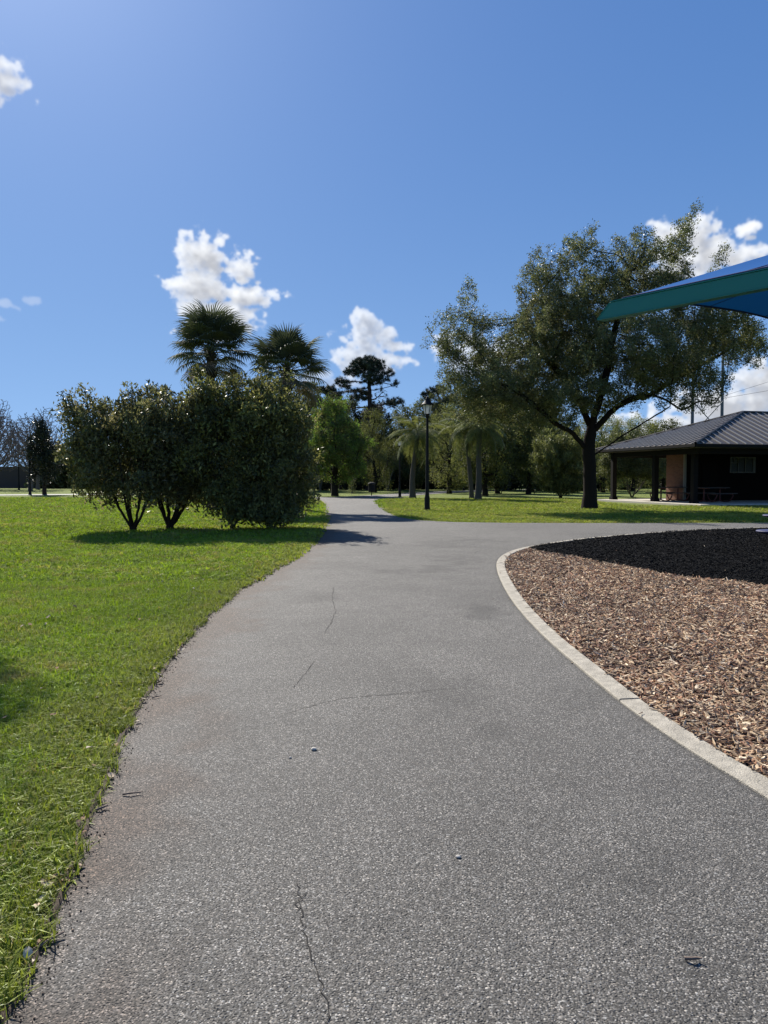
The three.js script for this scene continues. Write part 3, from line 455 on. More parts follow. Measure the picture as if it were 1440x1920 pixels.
  top('leaf_litter_bed', m.geo(), new THREE.MeshStandardMaterial({ map: texture(256, (x, y) => { const k = .3 + 1.2 * n(x, y); return [toS(.12 * k), toS(.085 * k), toS(.06 * k)]; }, true, 1, 1), roughness: 1, side: THREE.DoubleSide }), 'brown leaf litter bed under the large shrubs', 'ground', null, 'structure');
}

// ---------------------------------------------------------------- palms
const palmGreen = leafMat(.25, .85), palmFeather = leafMat(.42, .95);
function fanFrond(seed, L, R, droop) {        // petiole that arches out along +x, then a costapalmate fan of folded blades
  const r = rngOf(seed), m = new MB(), pts = [], rad = [];
  for (let k = 0; k <= 6; k++) { const t = k / 6; pts.push(V(L * t, -droop * L * t * t, 0)); rad.push(lerp(.022, .011, t)); }
  m.tube(pts, rad, 4);
  const e = pts[6], slope = -2 * droop * .8, n = 34;
  for (let k = 0; k < n; k++) {
    const a = lerp(-2.25, 2.25, k / (n - 1)), len = R * (1 - .18 * Math.pow(Math.abs(a) / 2.25, 2)) * (.9 + .2 * r()), dx = Math.cos(a), dz = Math.sin(a), w = R * .030;
    const at = (t) => { const q = len * t, fall = .16 * t * t + .42 * Math.pow(Math.max(0, t - .55), 2) * (1.4 + 1.2 * r()); return V(e.x + dx * q * (1 - .12 * t), e.y + slope * dx * q * .55 - fall * len + .14 * q * Math.abs(dz) * (1 - t), e.z + dz * q * (1 - .1 * t)); };
    const q = [at(.02), at(.5), at(.8), at(1)], side = V(-dz, .35 * (k % 2 ? 1 : -1), dx).normalize(), v = [];
    [[0, .25], [1, 1], [2, .6]].forEach(([j, s]) => { v.push(m.v(q[j].x - side.x * w * s, q[j].y - side.y * w * s, q[j].z - side.z * w * s), m.v(q[j].x + side.x * w * s, q[j].y + side.y * w * s, q[j].z + side.z * w * s)); }); v.push(m.v(q[3].x, q[3].y, q[3].z));
    m.quad(v[0], v[1], v[3], v[2]); m.quad(v[2], v[3], v[5], v[4]); m.tri(v[4], v[5], v[6]);
  }
  return m.geo();
}
function featherFrond(seed, L, droop, leaf) {
  const r = rngOf(seed), m = new MB(), pts = [], rad = [], n = 14;
  for (let k = 0; k <= n; k++) { const t = k / n; pts.push(V(L * t * (1 - .18 * t * t * droop), L * (.22 * t - droop * .75 * Math.pow(t, 2.2)), 0)); rad.push(lerp(.026, .005, t)); }
  m.tube(pts, rad, 4);
  const c = new THREE.CatmullRomCurve3(pts);
  for (let k = 0; k < 46; k++) for (const s of [-1, 1]) {
    const t = .14 + .86 * (k + r() * .6) / 46, o = c.getPoint(Math.min(1, t)), T = c.getTangent(Math.min(1, t)), len = leaf * (1 - .55 * Math.pow(Math.abs(t - .5) * 2, 2)) * (.8 + .4 * r()), d = V(T.x * .55, T.y * .4 - .25 + (r() - .5) * .5, s).normalize(), w = .028, mid = o.clone().addScaledVector(d, len * .55), e = o.clone().addScaledVector(d, len); mid.y -= len * .06; e.y -= len * (.28 + .3 * r());
    const a = m.v(o.x, o.y, o.z), b = m.v(mid.x + T.x * w, mid.y + T.y * w, mid.z), f = m.v(mid.x - T.x * w, mid.y - T.y * w, mid.z), g = m.v(e.x, e.y, e.z); m.tri(a, b, f); m.tri(b, g, f);
  }
  return m.geo();
}
function palm(name, label, [x, d], { seed, h, lean = [0, 0], fronds, count, r0, r1, mat, col, barkM, tiltMin, tiltMax, boots, group, scale = 1, dead = 0 }) {
  const t = thing(name, label, 'palm', [x, 0, -d], 0, group), r = rngOf(seed), m = new MB(), pts = [], rad = [];
  for (let k = 0; k <= 24; k++) { const s = k / 24; pts.push(V(lean[0] * s * s + .03 * Math.sin(s * 7 + seed), h * s - .05, lean[1] * s * s)); rad.push(lerp(r0, r1, Math.pow(s, .7)) * (1 + .28 * Math.exp(-s * 16)) * (1 + .04 * (k % 2))); }
  m.tube(pts, rad, 12); part('trunk', m.geo(), barkM, t);
  const head = pts[24];
  if (boots) { const b = new MB(); for (let k = 0; k < 46; k++) { const a = k * 2.4, y = h * (.72 + .27 * k / 46), rr = r1 * .9, o = V(head.x + Math.cos(a) * rr, y, head.z + Math.sin(a) * rr), e = V(head.x + Math.cos(a) * (rr + .17), y + .26, head.z + Math.sin(a) * (rr + .17)); b.tube([o, e], [.035, .02], 4); } part('boots', b.geo(), barkM, t); }
  const mats = col.map((c) => { const q = mat.clone(); q.color.setRGB(...c); return q; });
  for (let k = 0; k < count; k++) { const s = (k + .5) / count, tilt = lerp(tiltMax, tiltMin, Math.pow(s, .85)) + (r() - .5) * .22, f = part('frond', fronds[Math.floor(r() * fronds.length)], mats[s < dead ? mats.length - 1 : Math.floor(r() * (mats.length - (dead ? 1 : 0)))], t); f.position.set(head.x, head.y - .1 + s * .12, head.z); f.rotation.order = 'YZX'; f.rotation.set((r() - .5) * .5, k * 2.39996 + (r() - .5) * .3, tilt); f.scale.setScalar(scale * (.85 + .25 * r())); }
  return t;
}
{
  const fans = [fanFrond(1, 1.0, .88, .02), fanFrond(2, .9, .86, .06), fanFrond(3, 1.1, .9, .12)], fc = [[.078, .094, .044], [.095, .112, .050], [.062, .076, .038], [.13, .10, .06]];
  palm('fan_palm', 'taller fan palm rising behind the dense shrub, round grey-green head', [-7.35, 33], { seed: 5, h: 6.8, fronds: fans, count: 54, r0: .2, r1: .17, mat: palmGreen, col: fc, barkM: barkPalm, tiltMin: 1.62, tiltMax: -.6, boots: 1, dead: .08, group: 'fan palms behind the shrubs', scale: 1.16 });
  palm('fan_palm', 'shorter fan palm rising behind the dense shrub, next to the tall fan palm', [-4.15, 33], { seed: 9, h: 6.0, fronds: fans, count: 50, r0: .2, r1: .17, mat: palmGreen, col: fc, barkM: barkPalm, tiltMin: 1.62, tiltMax: -.6, boots: 1, dead: .08, group: 'fan palms behind the shrubs', scale: 1.08 });
  const fe = [featherFrond(11, 2.5, 1.0, .7), featherFrond(12, 2.2, 1.35, .66), featherFrond(13, 2.7, .8, .7)], cc = [[.13, .15, .040], [.17, .185, .05], [.095, .115, .034]];
  palm('feather_palm', 'feather palm with drooping fronds and one pale trunk near the tall lamp', [1.86, 50.5], { seed: 21, h: 4.3, lean: [.35, 0], fronds: fe, count: 26, r0: .21, r1: .12, mat: palmFeather, col: cc, barkM: bark(.085, .075, .06), tiltMin: 1.15, tiltMax: -.75, group: 'feather palms on the far lawn', scale: .84 });
  palm('feather_palm', 'feather palm of two close pale trunks under the oak, its near trunk', [5.85, 47.8], { seed: 31, h: 4.6, lean: [.1, 0], fronds: fe, count: 24, r0: .21, r1: .13, mat: palmFeather, col: cc, barkM: bark(.085, .075, .06), tiltMin: 1.15, tiltMax: -.7, group: 'feather palms on the far lawn', scale: .74 });
  palm('feather_palm', 'feather palm of two close pale trunks under the oak, its slim far trunk', [5.6, 49.4], { seed: 33, h: 4.6, lean: [-.5, 0], fronds: fe, count: 20, r0: .15, r1: .11, mat: palmFeather, col: cc, barkM: bark(.085, .075, .06), tiltMin: 1.15, tiltMax: -.7, group: 'feather palms on the far lawn', scale: .72 });
}

// ---------------------------------------------------------------- other trees
function tree(name, label, [x, d], { seed, h, rx, rz = rx, low = .3, trunk = .18, colours, mat = softer, leaf, per = 2, attract = 600, step = .4, barkM = barkDark, group, n = 9, maxR = .03, lobes, bare, cat = 'tree', fork = .35, tip = .01, jitter = .8, size = 1, stemsN = 1, lean = 0, reach = 4, kill = .7 }) {
  const t = thing(name, label, cat, [x, 0, -d], 0, group), r = rngOf(seed), ls = lobes ?? [];
  if (!lobes) for (let k = 0; k < n; k++) { const u = (k + .5) / n, y = h * lerp(low + .08, .9, u), w = Math.sin(Math.PI * clamp(.18 + .74 * u)) , a = k * 2.4 + r(); ls.push({ c: [Math.cos(a) * rx * .55 * w + lean * u, y, Math.sin(a) * rz * .55 * w], r: [rx * (.34 + .2 * r()) * (.55 + .5 * w), h * (1 - low) * (.13 + .08 * r()), rz * (.34 + .2 * r()) * (.55 + .5 * w)] }); }
  const st = [];
  if (stemsN === 1) st.push({ pts: [[0, -.1, 0], [.03 * h * (r() - .5), h * fork * .5, 0], [.03 * h * (r() - .5) + lean * .3, h * fork, 0]] });
  else { st.push({ pts: [[0, -.05, 0], [0, .15, 0]] }); for (let k = 0; k < stemsN; k++) { const a = k / stemsN * 6.283 + r() * .8, q = .3 + .25 * r(); st.push({ from: () => 0, pts: [[0, 0, 0], [Math.cos(a) * rx * q * .4, h * fork * .5, Math.sin(a) * rz * q * .4], [Math.cos(a) * rx * q, h * fork, Math.sin(a) * rz * q]] }); } }
  const nodes = grow({ seed: seed + 1, stems: st, lobes: ls, attract, step, reach, kill, tip, base: trunk, expo: bare ? 2.0 : 2.3, shell: .55 });
  part('trunk', limbs(nodes, 8, bare ? 0 : .008, 1.3), barkM, t);
  if (!bare) instances('crown', leaf, mat, leaves(nodes, { seed: seed + 2, maxR, per, jitter, size, colours, clump: 7 / h }), t);
  return t;
}
const cl = { mid: cluster(16, .17, .07, .42, 21), wide: cluster(14, .22, .10, .5, 22), fine: cluster(16, .13, .045, .34, 23, { up: .8 }), broad: cluster(12, .26, .12, .5, 24), needle: (() => { const r = rngOf(6), m = new MB(); for (let k = 0; k < 40; k++) { const a = r() * 6.283, u = r() * 1.5 - .5, q = Math.sqrt(Math.max(0, 1 - u * u)), L = .20 + .13 * r(), d = V(Math.cos(a) * q, u, Math.sin(a) * q), s = V(-d.z, .2, d.x).normalize().multiplyScalar(.012), o = V((r() - .5) * .1, (r() - .5) * .1, (r() - .5) * .1), i = m.v(o.x - s.x, o.y - s.y, o.z - s.z), j = m.v(o.x + s.x, o.y + s.y, o.z + s.z), e = m.v(o.x + d.x * L, o.y + d.y * L, o.z + d.z * L); m.tri(i, j, e); } return m.geo(); })() };
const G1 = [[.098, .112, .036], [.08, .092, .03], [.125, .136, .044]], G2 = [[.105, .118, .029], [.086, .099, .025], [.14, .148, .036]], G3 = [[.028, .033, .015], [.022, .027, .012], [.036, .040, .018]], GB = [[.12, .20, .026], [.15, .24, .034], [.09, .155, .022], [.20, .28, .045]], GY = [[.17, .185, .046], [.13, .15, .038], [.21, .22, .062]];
{
  // bright green tree at the head of the path
  tree('maple_tree', 'fresh bright-green leafy tree at the far end of the path', [-3.68, 57.7], { seed: 101, h: 7.3, rx: 3.1, low: .18, trunk: .24, colours: [...GB, ...G2], mat: soft, leaf: cl.mid, per: 7, attract: 1300, step: .3, n: 12, fork: .26, reach: 3, kill: .5, jitter: .6, size: .9 });
  // tall pine: clear trunk, flat open tufts of needles
  const pineLobes = (s, h, k) => { const r = rngOf(s), l = []; for (let i = 0; i < k; i++) { const u = i / (k - 1), y = h * lerp(.50, .965, u), w = lerp(2.6, .7, u * u) * (.6 + .6 * r()), a = i * 2.6 + r() * .7; l.push({ c: [Math.cos(a) * w, y, Math.sin(a) * w * .8], r: [.85 + .45 * r(), .42 + .2 * r(), .85 + .4 * r()] }); } l.push({ c: [0, h * .965, 0], r: [1.1, .5, 1] }); return l; };
  const tallPine = [[690, 684, 40, 15], [662, 698, 20, 11], [645, 722, 19, 11], [631, 736, 12, 8], [703, 712, 28, 13], [727, 698, 15, 11], [737, 722, 15, 10], [714, 741, 20, 12], [676, 742, 24, 13], [737, 757, 22, 9], [702, 772, 26, 13], [658, 766, 20, 10], [690, 800, 22, 10]].map(([px, py, a, b], i) => ({ c: [(px - 690) * .0583, 1.4 + (895 - py) * .0583, ((i * 7) % 5 - 2) * .55], r: [a * .052, b * .062, a * .05] }));
  const pine = (label, p, seed, h, k, tr) => tree('pine_tree', label, p, { seed, h, rx: 3, trunk: tr, fork: .86, lobes: k > 12 ? tallPine : pineLobes(seed, h, k), attract: 1500, step: .26, reach: 5, kill: .3, tip: .018, colours: [[.050, .062, .036], [.062, .074, .042], [.040, .050, .032]], mat: leafMat(0, .7), leaf: cl.needle, per: 2.2, jitter: .3, maxR: .055, barkM: barkPine, group: 'pines behind the far trees' });
  pine('tallest pine with open tufted crown above the far trees', [-1.75, 84], 111, 15.0, 15, .27);
  pine('smaller pine top between the dense shrub and the tallest pine', [-6.6, 92], 113, 12.2, 9, .22);
  pine('pine top seen just behind the tall lamp lantern', [6.6, 95], 115, 12.6, 10, .22);
}
// the wood behind the far lawn: every tree by itself
{
  const spots = [
    ['dense_tree', 'dark tree behind the fan palms, closest to the open lawn', -12.5, 74, 8.0, 3.4, G1, 'mid'], ['dense_tree', 'dark full tree hidden behind the dense shrubs', -8.2, 80, 9.2, 3.6, G1, 'mid'],
    ['dense_tree', 'grey-green tree filling the gap under the tallest pine', -1.2, 88, 8.2, 3.0, G3, 'wide'], ['dense_tree', 'dark tree behind the bright-green tree', -5.0, 90, 9.4, 3.6, G1, 'mid'],
    ['dense_tree', 'mid-green tree behind the feather palm of one trunk', 3.2, 84, 8.0, 3.2, G2, 'mid'], ['dense_tree', 'yellow-green tree between the tall lamp and the twin-trunk palm', 5.6, 66, 6.4, 2.2, GY, 'fine'],
    ['dense_tree', 'dark tree behind the yellow-green tree', 8.0, 92, 10.2, 3.8, G1, 'mid'], ['dense_tree', 'mid-green tree behind the twin-trunk palm', 10.5, 82, 9.0, 3.4, G2, 'mid'],
    ['dense_tree', 'glossy dark magnolia to the right of the twin-trunk palm', 9.9, 67, 6.6, 2.3, G3, 'broad'], ['dense_tree', 'dark tree with slim grey trunk beside the round golden bush', 14.2, 74, 8.4, 3.0, G1, 'mid'],
    ['dense_tree', 'dark tree behind the round golden bush', 18.5, 84, 8.6, 3.6, G1, 'mid'], ['dense_tree', 'pale green tree behind the oak trunk', 20.5, 72, 6.6, 3.0, GY, 'fine'],
    ['dense_tree', 'pale green tree peeping over the pavilion eave', 25.2, 78, 6.9, 3.2, GY, 'fine'], ['dense_tree', 'green tree behind the pavilion roof slope', 30.5, 84, 6.9, 3.4, G2, 'mid'],
    ['dense_tree', 'mid-green tree close behind the twin-trunk palm, under the oak limb', 7.6, 58, 7.0, 2.4, G2, 'mid'], ['dense_tree', 'mid-green tree between the glossy magnolia and the slim grey trunk', 12.0, 64, 7.6, 2.6, G2, 'mid'], ['dense_tree', 'olive tree directly behind the bright-green tree and the litter bin', -.9, 72, 6.4, 2.2, G2, 'fine'],
    ['dense_tree', 'green tree far behind the pavilion roof ridge', 39, 90, 6.4, 3.8, G2, 'mid'],
  ];
  spots.forEach(([n, label, x, d, h, rx, col, leaf], i) => tree(n, label, [x, d], { seed: 200 + i * 7, h: h * (x < 14 ? 1.22 : 1.12), rx: rx * 1.15, low: .10, trunk: .2, colours: col, leaf: cl[leaf], per: 7, attract: 720, step: .4, n: 11, mat: leaf === 'broad' ? gloss : softer, fork: .22, group: 'trees of the wood behind the far lawn', size: 1.15 }));
  // bushes of the understorey
  const under = [[-15, 78, 2.6], [-10.5, 83, 3.0], [-6.5, 82, 2.6], [-3.2, 86, 3.0], [-.2, 84, 2.8], [2.2, 88, 3.0], [4.9, 90, 2.8], [7.4, 87, 3.0], [10.4, 89, 3.2], [13.5, 84, 3.0], [16.2, 80, 3.0], [19.5, 78, 2.8], [23, 82, 3.0], [27, 86, 3.2], [33, 88, 3.2], [-19, 84, 2.8]];
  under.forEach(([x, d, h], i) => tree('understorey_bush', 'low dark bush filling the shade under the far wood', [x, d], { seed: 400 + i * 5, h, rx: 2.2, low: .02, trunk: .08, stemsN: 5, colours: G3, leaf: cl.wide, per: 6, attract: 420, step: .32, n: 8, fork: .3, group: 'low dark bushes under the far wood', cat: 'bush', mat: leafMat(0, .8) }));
  // a far belt of wood closes the view behind
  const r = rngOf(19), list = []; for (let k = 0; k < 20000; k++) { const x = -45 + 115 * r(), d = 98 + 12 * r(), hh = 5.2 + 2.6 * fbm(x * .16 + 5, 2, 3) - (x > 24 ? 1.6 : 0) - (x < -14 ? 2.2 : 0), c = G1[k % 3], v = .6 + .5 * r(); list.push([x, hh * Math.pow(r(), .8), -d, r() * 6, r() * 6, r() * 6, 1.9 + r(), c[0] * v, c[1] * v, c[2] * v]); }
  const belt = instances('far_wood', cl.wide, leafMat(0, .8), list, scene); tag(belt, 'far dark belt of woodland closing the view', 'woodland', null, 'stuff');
}
// bare-stemmed crape myrtles and other small trees on the far lawn
{
  const my = (label, p, seed, h, rx, leafy) => tree('crape_myrtle', label, p, { seed, h, rx, stemsN: 6, trunk: .10, low: .45, fork: .5, attract: 330, step: .22, reach: 2.5, kill: .35, n: 8, colours: G1, leaf: cl.fine, per: leafy, mat: softer, barkM: barkPale, jitter: .4, size: .8, group: 'small pale-stemmed trees by the far lawn', maxR: .02, tip: .008 });
  my('small pale vase-stemmed tree behind the path head, next to the dense shrub', [-6.2, 74.5], 501, 4.0, 1.6, 2);
  my('small pale vase-stemmed tree with a flat green top beside the litter bin', [.35, 76.5], 511, 4.6, 1.9, 7);
  my('tiny thin-stemmed sapling with pale sparse leaves next to the litter bin', [-2.75, 66.5], 521, 2.9, .8, 2);
  my('small pale-stemmed tree under the dark wood, far behind the twin-trunk palm', [8.3, 74], 531, 4.2, 1.5, 3);
  my('small pale-stemmed tree at the edge of shade beside the slim grey trunk', [11.6, 78], 541, 4.0, 1.5, 3);
  shrub('round_bush', 'large round golden-green bush growing behind the oak trunk', [11.9, 51.8], { seed: 601, h: 4.4, rx: 2.0, rz: 1.9, stems: 9, colours: [[.17, .185, .05], [.14, .155, .044], [.21, .22, .065], [.11, .125, .036]], attract: 1300, step: .22, mat: softer, leaf: cluster(14, .16, .03, .22, 8, { up: .9 }), lobes: [{ c: [-.3, 2.7, 0], r: [1.7, 1.5, 1.6] }, { c: [.4, 3.1, .2], r: [1.2, 1.1, 1.3] }, { c: [-.7, 1.6, .2], r: [1.3, 1.1, 1.4] }, { c: [.6, 1.5, .3], r: [1.3, 1.1, 1.4] }, { c: [.3, .8, .4], r: [1.1, .55, 1.1] }], per: 8 });
  shrub('round_bush', 'large vase-shaped bush with pale stems seen between the pavilion posts', [17.2, 53.4], { seed: 611, h: 4.6, rx: 2.4, rz: 1.8, stems: 11, colours: [[.11, .13, .042], [.09, .105, .036], [.145, .155, .05]], attract: 1300, step: .24, mat: softer, barkM: barkGrey, leaf: cluster(14, .15, .035, .22, 9, { up: .9 }), lobes: [{ c: [-.8, 3.0, 0], r: [1.5, 1.2, 1.4] }, { c: [.9, 2.9, .2], r: [1.5, 1.2, 1.4] }, { c: [0, 3.5, .2], r: [1.3, 1.0, 1.3] }, { c: [-1.3, 1.9, .2], r: [1.1, .7, 1.2] }, { c: [1.3, 1.9, .3], r: [1.1, .7, 1.2] }, { c: [0, 2.0, .3], r: [1.3, .6, 1.2] }], per: 8 });
  tree('young_oak', 'slim young oak standing on the near lawn left of the path', [-8.9, 12.6], { seed: 801, h: 8.4, rx: 1.7, trunk: .11, fork: .45, attract: 900, step: .24, reach: 2.5, kill: .35, colours: G2, leaf: cluster(14, .12, .05, .2, 31), per: 7, jitter: .5, maxR: .02, tip: .006, mat: softer, lobes: [{ c: [0, 6.5, 0], r: [1.6, 1.6, 1.6] }, { c: [-.4, 5.2, .2], r: [1.3, .9, 1.3] }, { c: [.2, 7.6, 0], r: [.9, .8, .9] }, { c: [1.86, 6.9, .2], r: [.56, .6, .8], k: 8 }, { c: [1.3, 6.2, .2], r: [.6, .6, .8], k: 3 }] });
  // left side far away
  tree('magnolia_tree', 'dark glossy magnolia standing by the pale walk on the left lawn', [-27.0, 61.2], { seed: 701, h: 5.9, rx: 1.45, low: .16, trunk: .16, colours: G3, mat: gloss, leaf: cl.mid, per: 8, attract: 800, step: .3, n: 10, reach: 3, kill: .45, jitter: .5, fork: .2 });
  const bare = (label, p, seed, h, rx) => tree('bare_tree', label, p, { seed, h, rx, low: .24, trunk: .22, stemsN: 1, fork: .26, attract: 2600, step: .30, reach: 3.6, kill: .30, n: 11, bare: true, barkM: bark(.15, .125, .115), tip: .026, group: 'bare winter trees along the boundary wall' });
  bare('leafless grey tree over the boundary wall, nearest the frame of open lawn', [-46.5, 92], 711, 10.6, 4.6); bare('leafless grey tree over the boundary wall behind the lamp on the left lawn', [-40.5, 90], 721, 9.6, 4.2); bare('leafless grey tree over the boundary wall behind the dark magnolia', [-35.2, 94], 731, 9.4, 3.8); bare('leafless grey tree over the boundary wall beside the airy shrub', [-30, 97], 741, 8.4, 3.6); bare('leafless grey tree before the boundary wall between the lamp and the magnolia', [-36.8, 80], 751, 7.8, 3.4); bare('leafless grey tree before the boundary wall at the end of the pale walk', [-42.5, 84], 761, 8.8, 3.8);
}

// ---------------------------------------------------------------- boundary wall on the far left
{
  const t = thing('boundary_wall', 'long dark grey masonry wall at the back of the left lawn', 'wall', [-44, 0, -101]), m = std(.075, .06, .052, .95);
  for (let k = 0; k < 9; k++) { part('wall_panel', box(5.4, 2.7, .2, -22 + k * 5.9, 1.35, 0), m, t); part('pier', box(.5, 2.95, .5, -25 + k * 5.9, 1.475, 0), m, t); part('coping', box(5.42, .1, .3, -22 + k * 5.9, 2.75, 0), m, t); }
}

// ---------------------------------------------------------------- lamps
const iron = new THREE.MeshPhysicalMaterial({ color: lin(.010, .010, .010), roughness: .65, specularIntensity: .4, side: THREE.DoubleSide }), frost = new THREE.MeshPhysicalMaterial({ color: lin(.82, .82, .80), roughness: .9, transmission: .45, thickness: 0, side: THREE.DoubleSide });
function lampPost(label, [x, d], scale = 1) {
  const t = thing('lamp_post', label, 'lamp', [x, 0, -d], 0, 'black park lamps with lanterns'), H = 4.02;
  part('base', new THREE.LatheGeometry([[.0, 0], [.13, 0], [.13, .06], [.115, .09], [.11, .55], [.095, .62], [.085, .66], [.08, .9]].map((q) => new THREE.Vector2(...q)), 12), iron, t);
  part('pole', new THREE.CylinderGeometry(.048, .075, H - .85, 12).translate(0, (H + .85) / 2, 0), iron, t);
  part('collar', new THREE.LatheGeometry([[.05, H - .14], [.085, H - .1], [.06, H - .04], [.10, H + .0], [.125, H + .03], [.02, H + .035]].map((q) => new THREE.Vector2(...q)), 12), iron, t);
  const lan = new THREE.Group(); lan.name = 'lantern'; t.add(lan);
  const y0 = H + .035, y1 = H + .40, n = 6, pt = (a, r, y) => [Math.cos(a) * r, y, Math.sin(a) * r];
  for (let k = 0; k < n; k++) { const a = k / n * 6.283, b = (k + 1) / n * 6.283, m = new MB(); m.face(pt(a, .125, y0), pt(b, .125, y0), pt(b, .20, y1), pt(a, .20, y1)); part('pane', m.geo(), frost, lan); const q = new MB(); q.tube([V(...pt(a, .13, y0)), V(...pt(a, .206, y1))], [.012, .012], 4); part('rib', q.geo(), iron, lan); }
  part('roof', new THREE.LatheGeometry([[.255, y1 - .02], [.27, y1 + .005], [.24, y1 + .03], [.17, y1 + .10], [.125, y1 + .17], [.11, y1 + .20], [.11, y1 + .225]].map((q) => new THREE.Vector2(...q)), 18), iron, lan);
  part('finial', new THREE.LatheGeometry([[0, y1 + .34], [.05, y1 + .335], [.062, y1 + .29], [.06, y1 + .25], [.10, y1 + .22], [0, y1 + .22]].map((q) => new THREE.Vector2(...q)), 12), iron, lan);
  t.scale.setScalar(scale); return t;
}
lampPost('tall black lamp post with lantern on the grass corner beside the path', [1.81, 32.25]);
lampPost('black lamp post beside the pale trunk of the single feather palm', [1.12, 54.5], .9);
lampPost('black lamp post standing far back by the path in front of the wood', [8.35, 80.8], .95);
lampPost('black lamp post on the left lawn by the dark magnolia', [-28.16, 61.2], .98);
lampPost('far black lamp post on the left lawn before the boundary wall', [-40.8, 86], .98);

// ---------------------------------------------------------------- litter bin at the head of the path
{
  const t = thing('litter_bin', 'small black domed litter bin on a post at the path head', 'bin', [-.95, 0, -58.6]), b = std(.008, .008, .008, .9);
  part('post', cyl(.045, .045, .5, 0, 0, 0), b, t); part('body', new THREE.LatheGeometry([[0, .34], [.26, .34], [.30, .42], [.32, 1.0], [.34, 1.03], [.34, 1.08]].map((q) => new THREE.Vector2(...q)), 18), b, t); const lid = part('lid', new THREE.LatheGeometry([[.36, 1.10], [.35, 1.16], [.26, 1.25], [.1, 1.30], [0, 1.30]].map((q) => new THREE.Vector2(...q)), 18), std(.02, .02, .02, .95), t); t.scale.setScalar(.8); part('handle', cyl(.03, .03, .06, 0, 1.29, 0), b, lid);
}

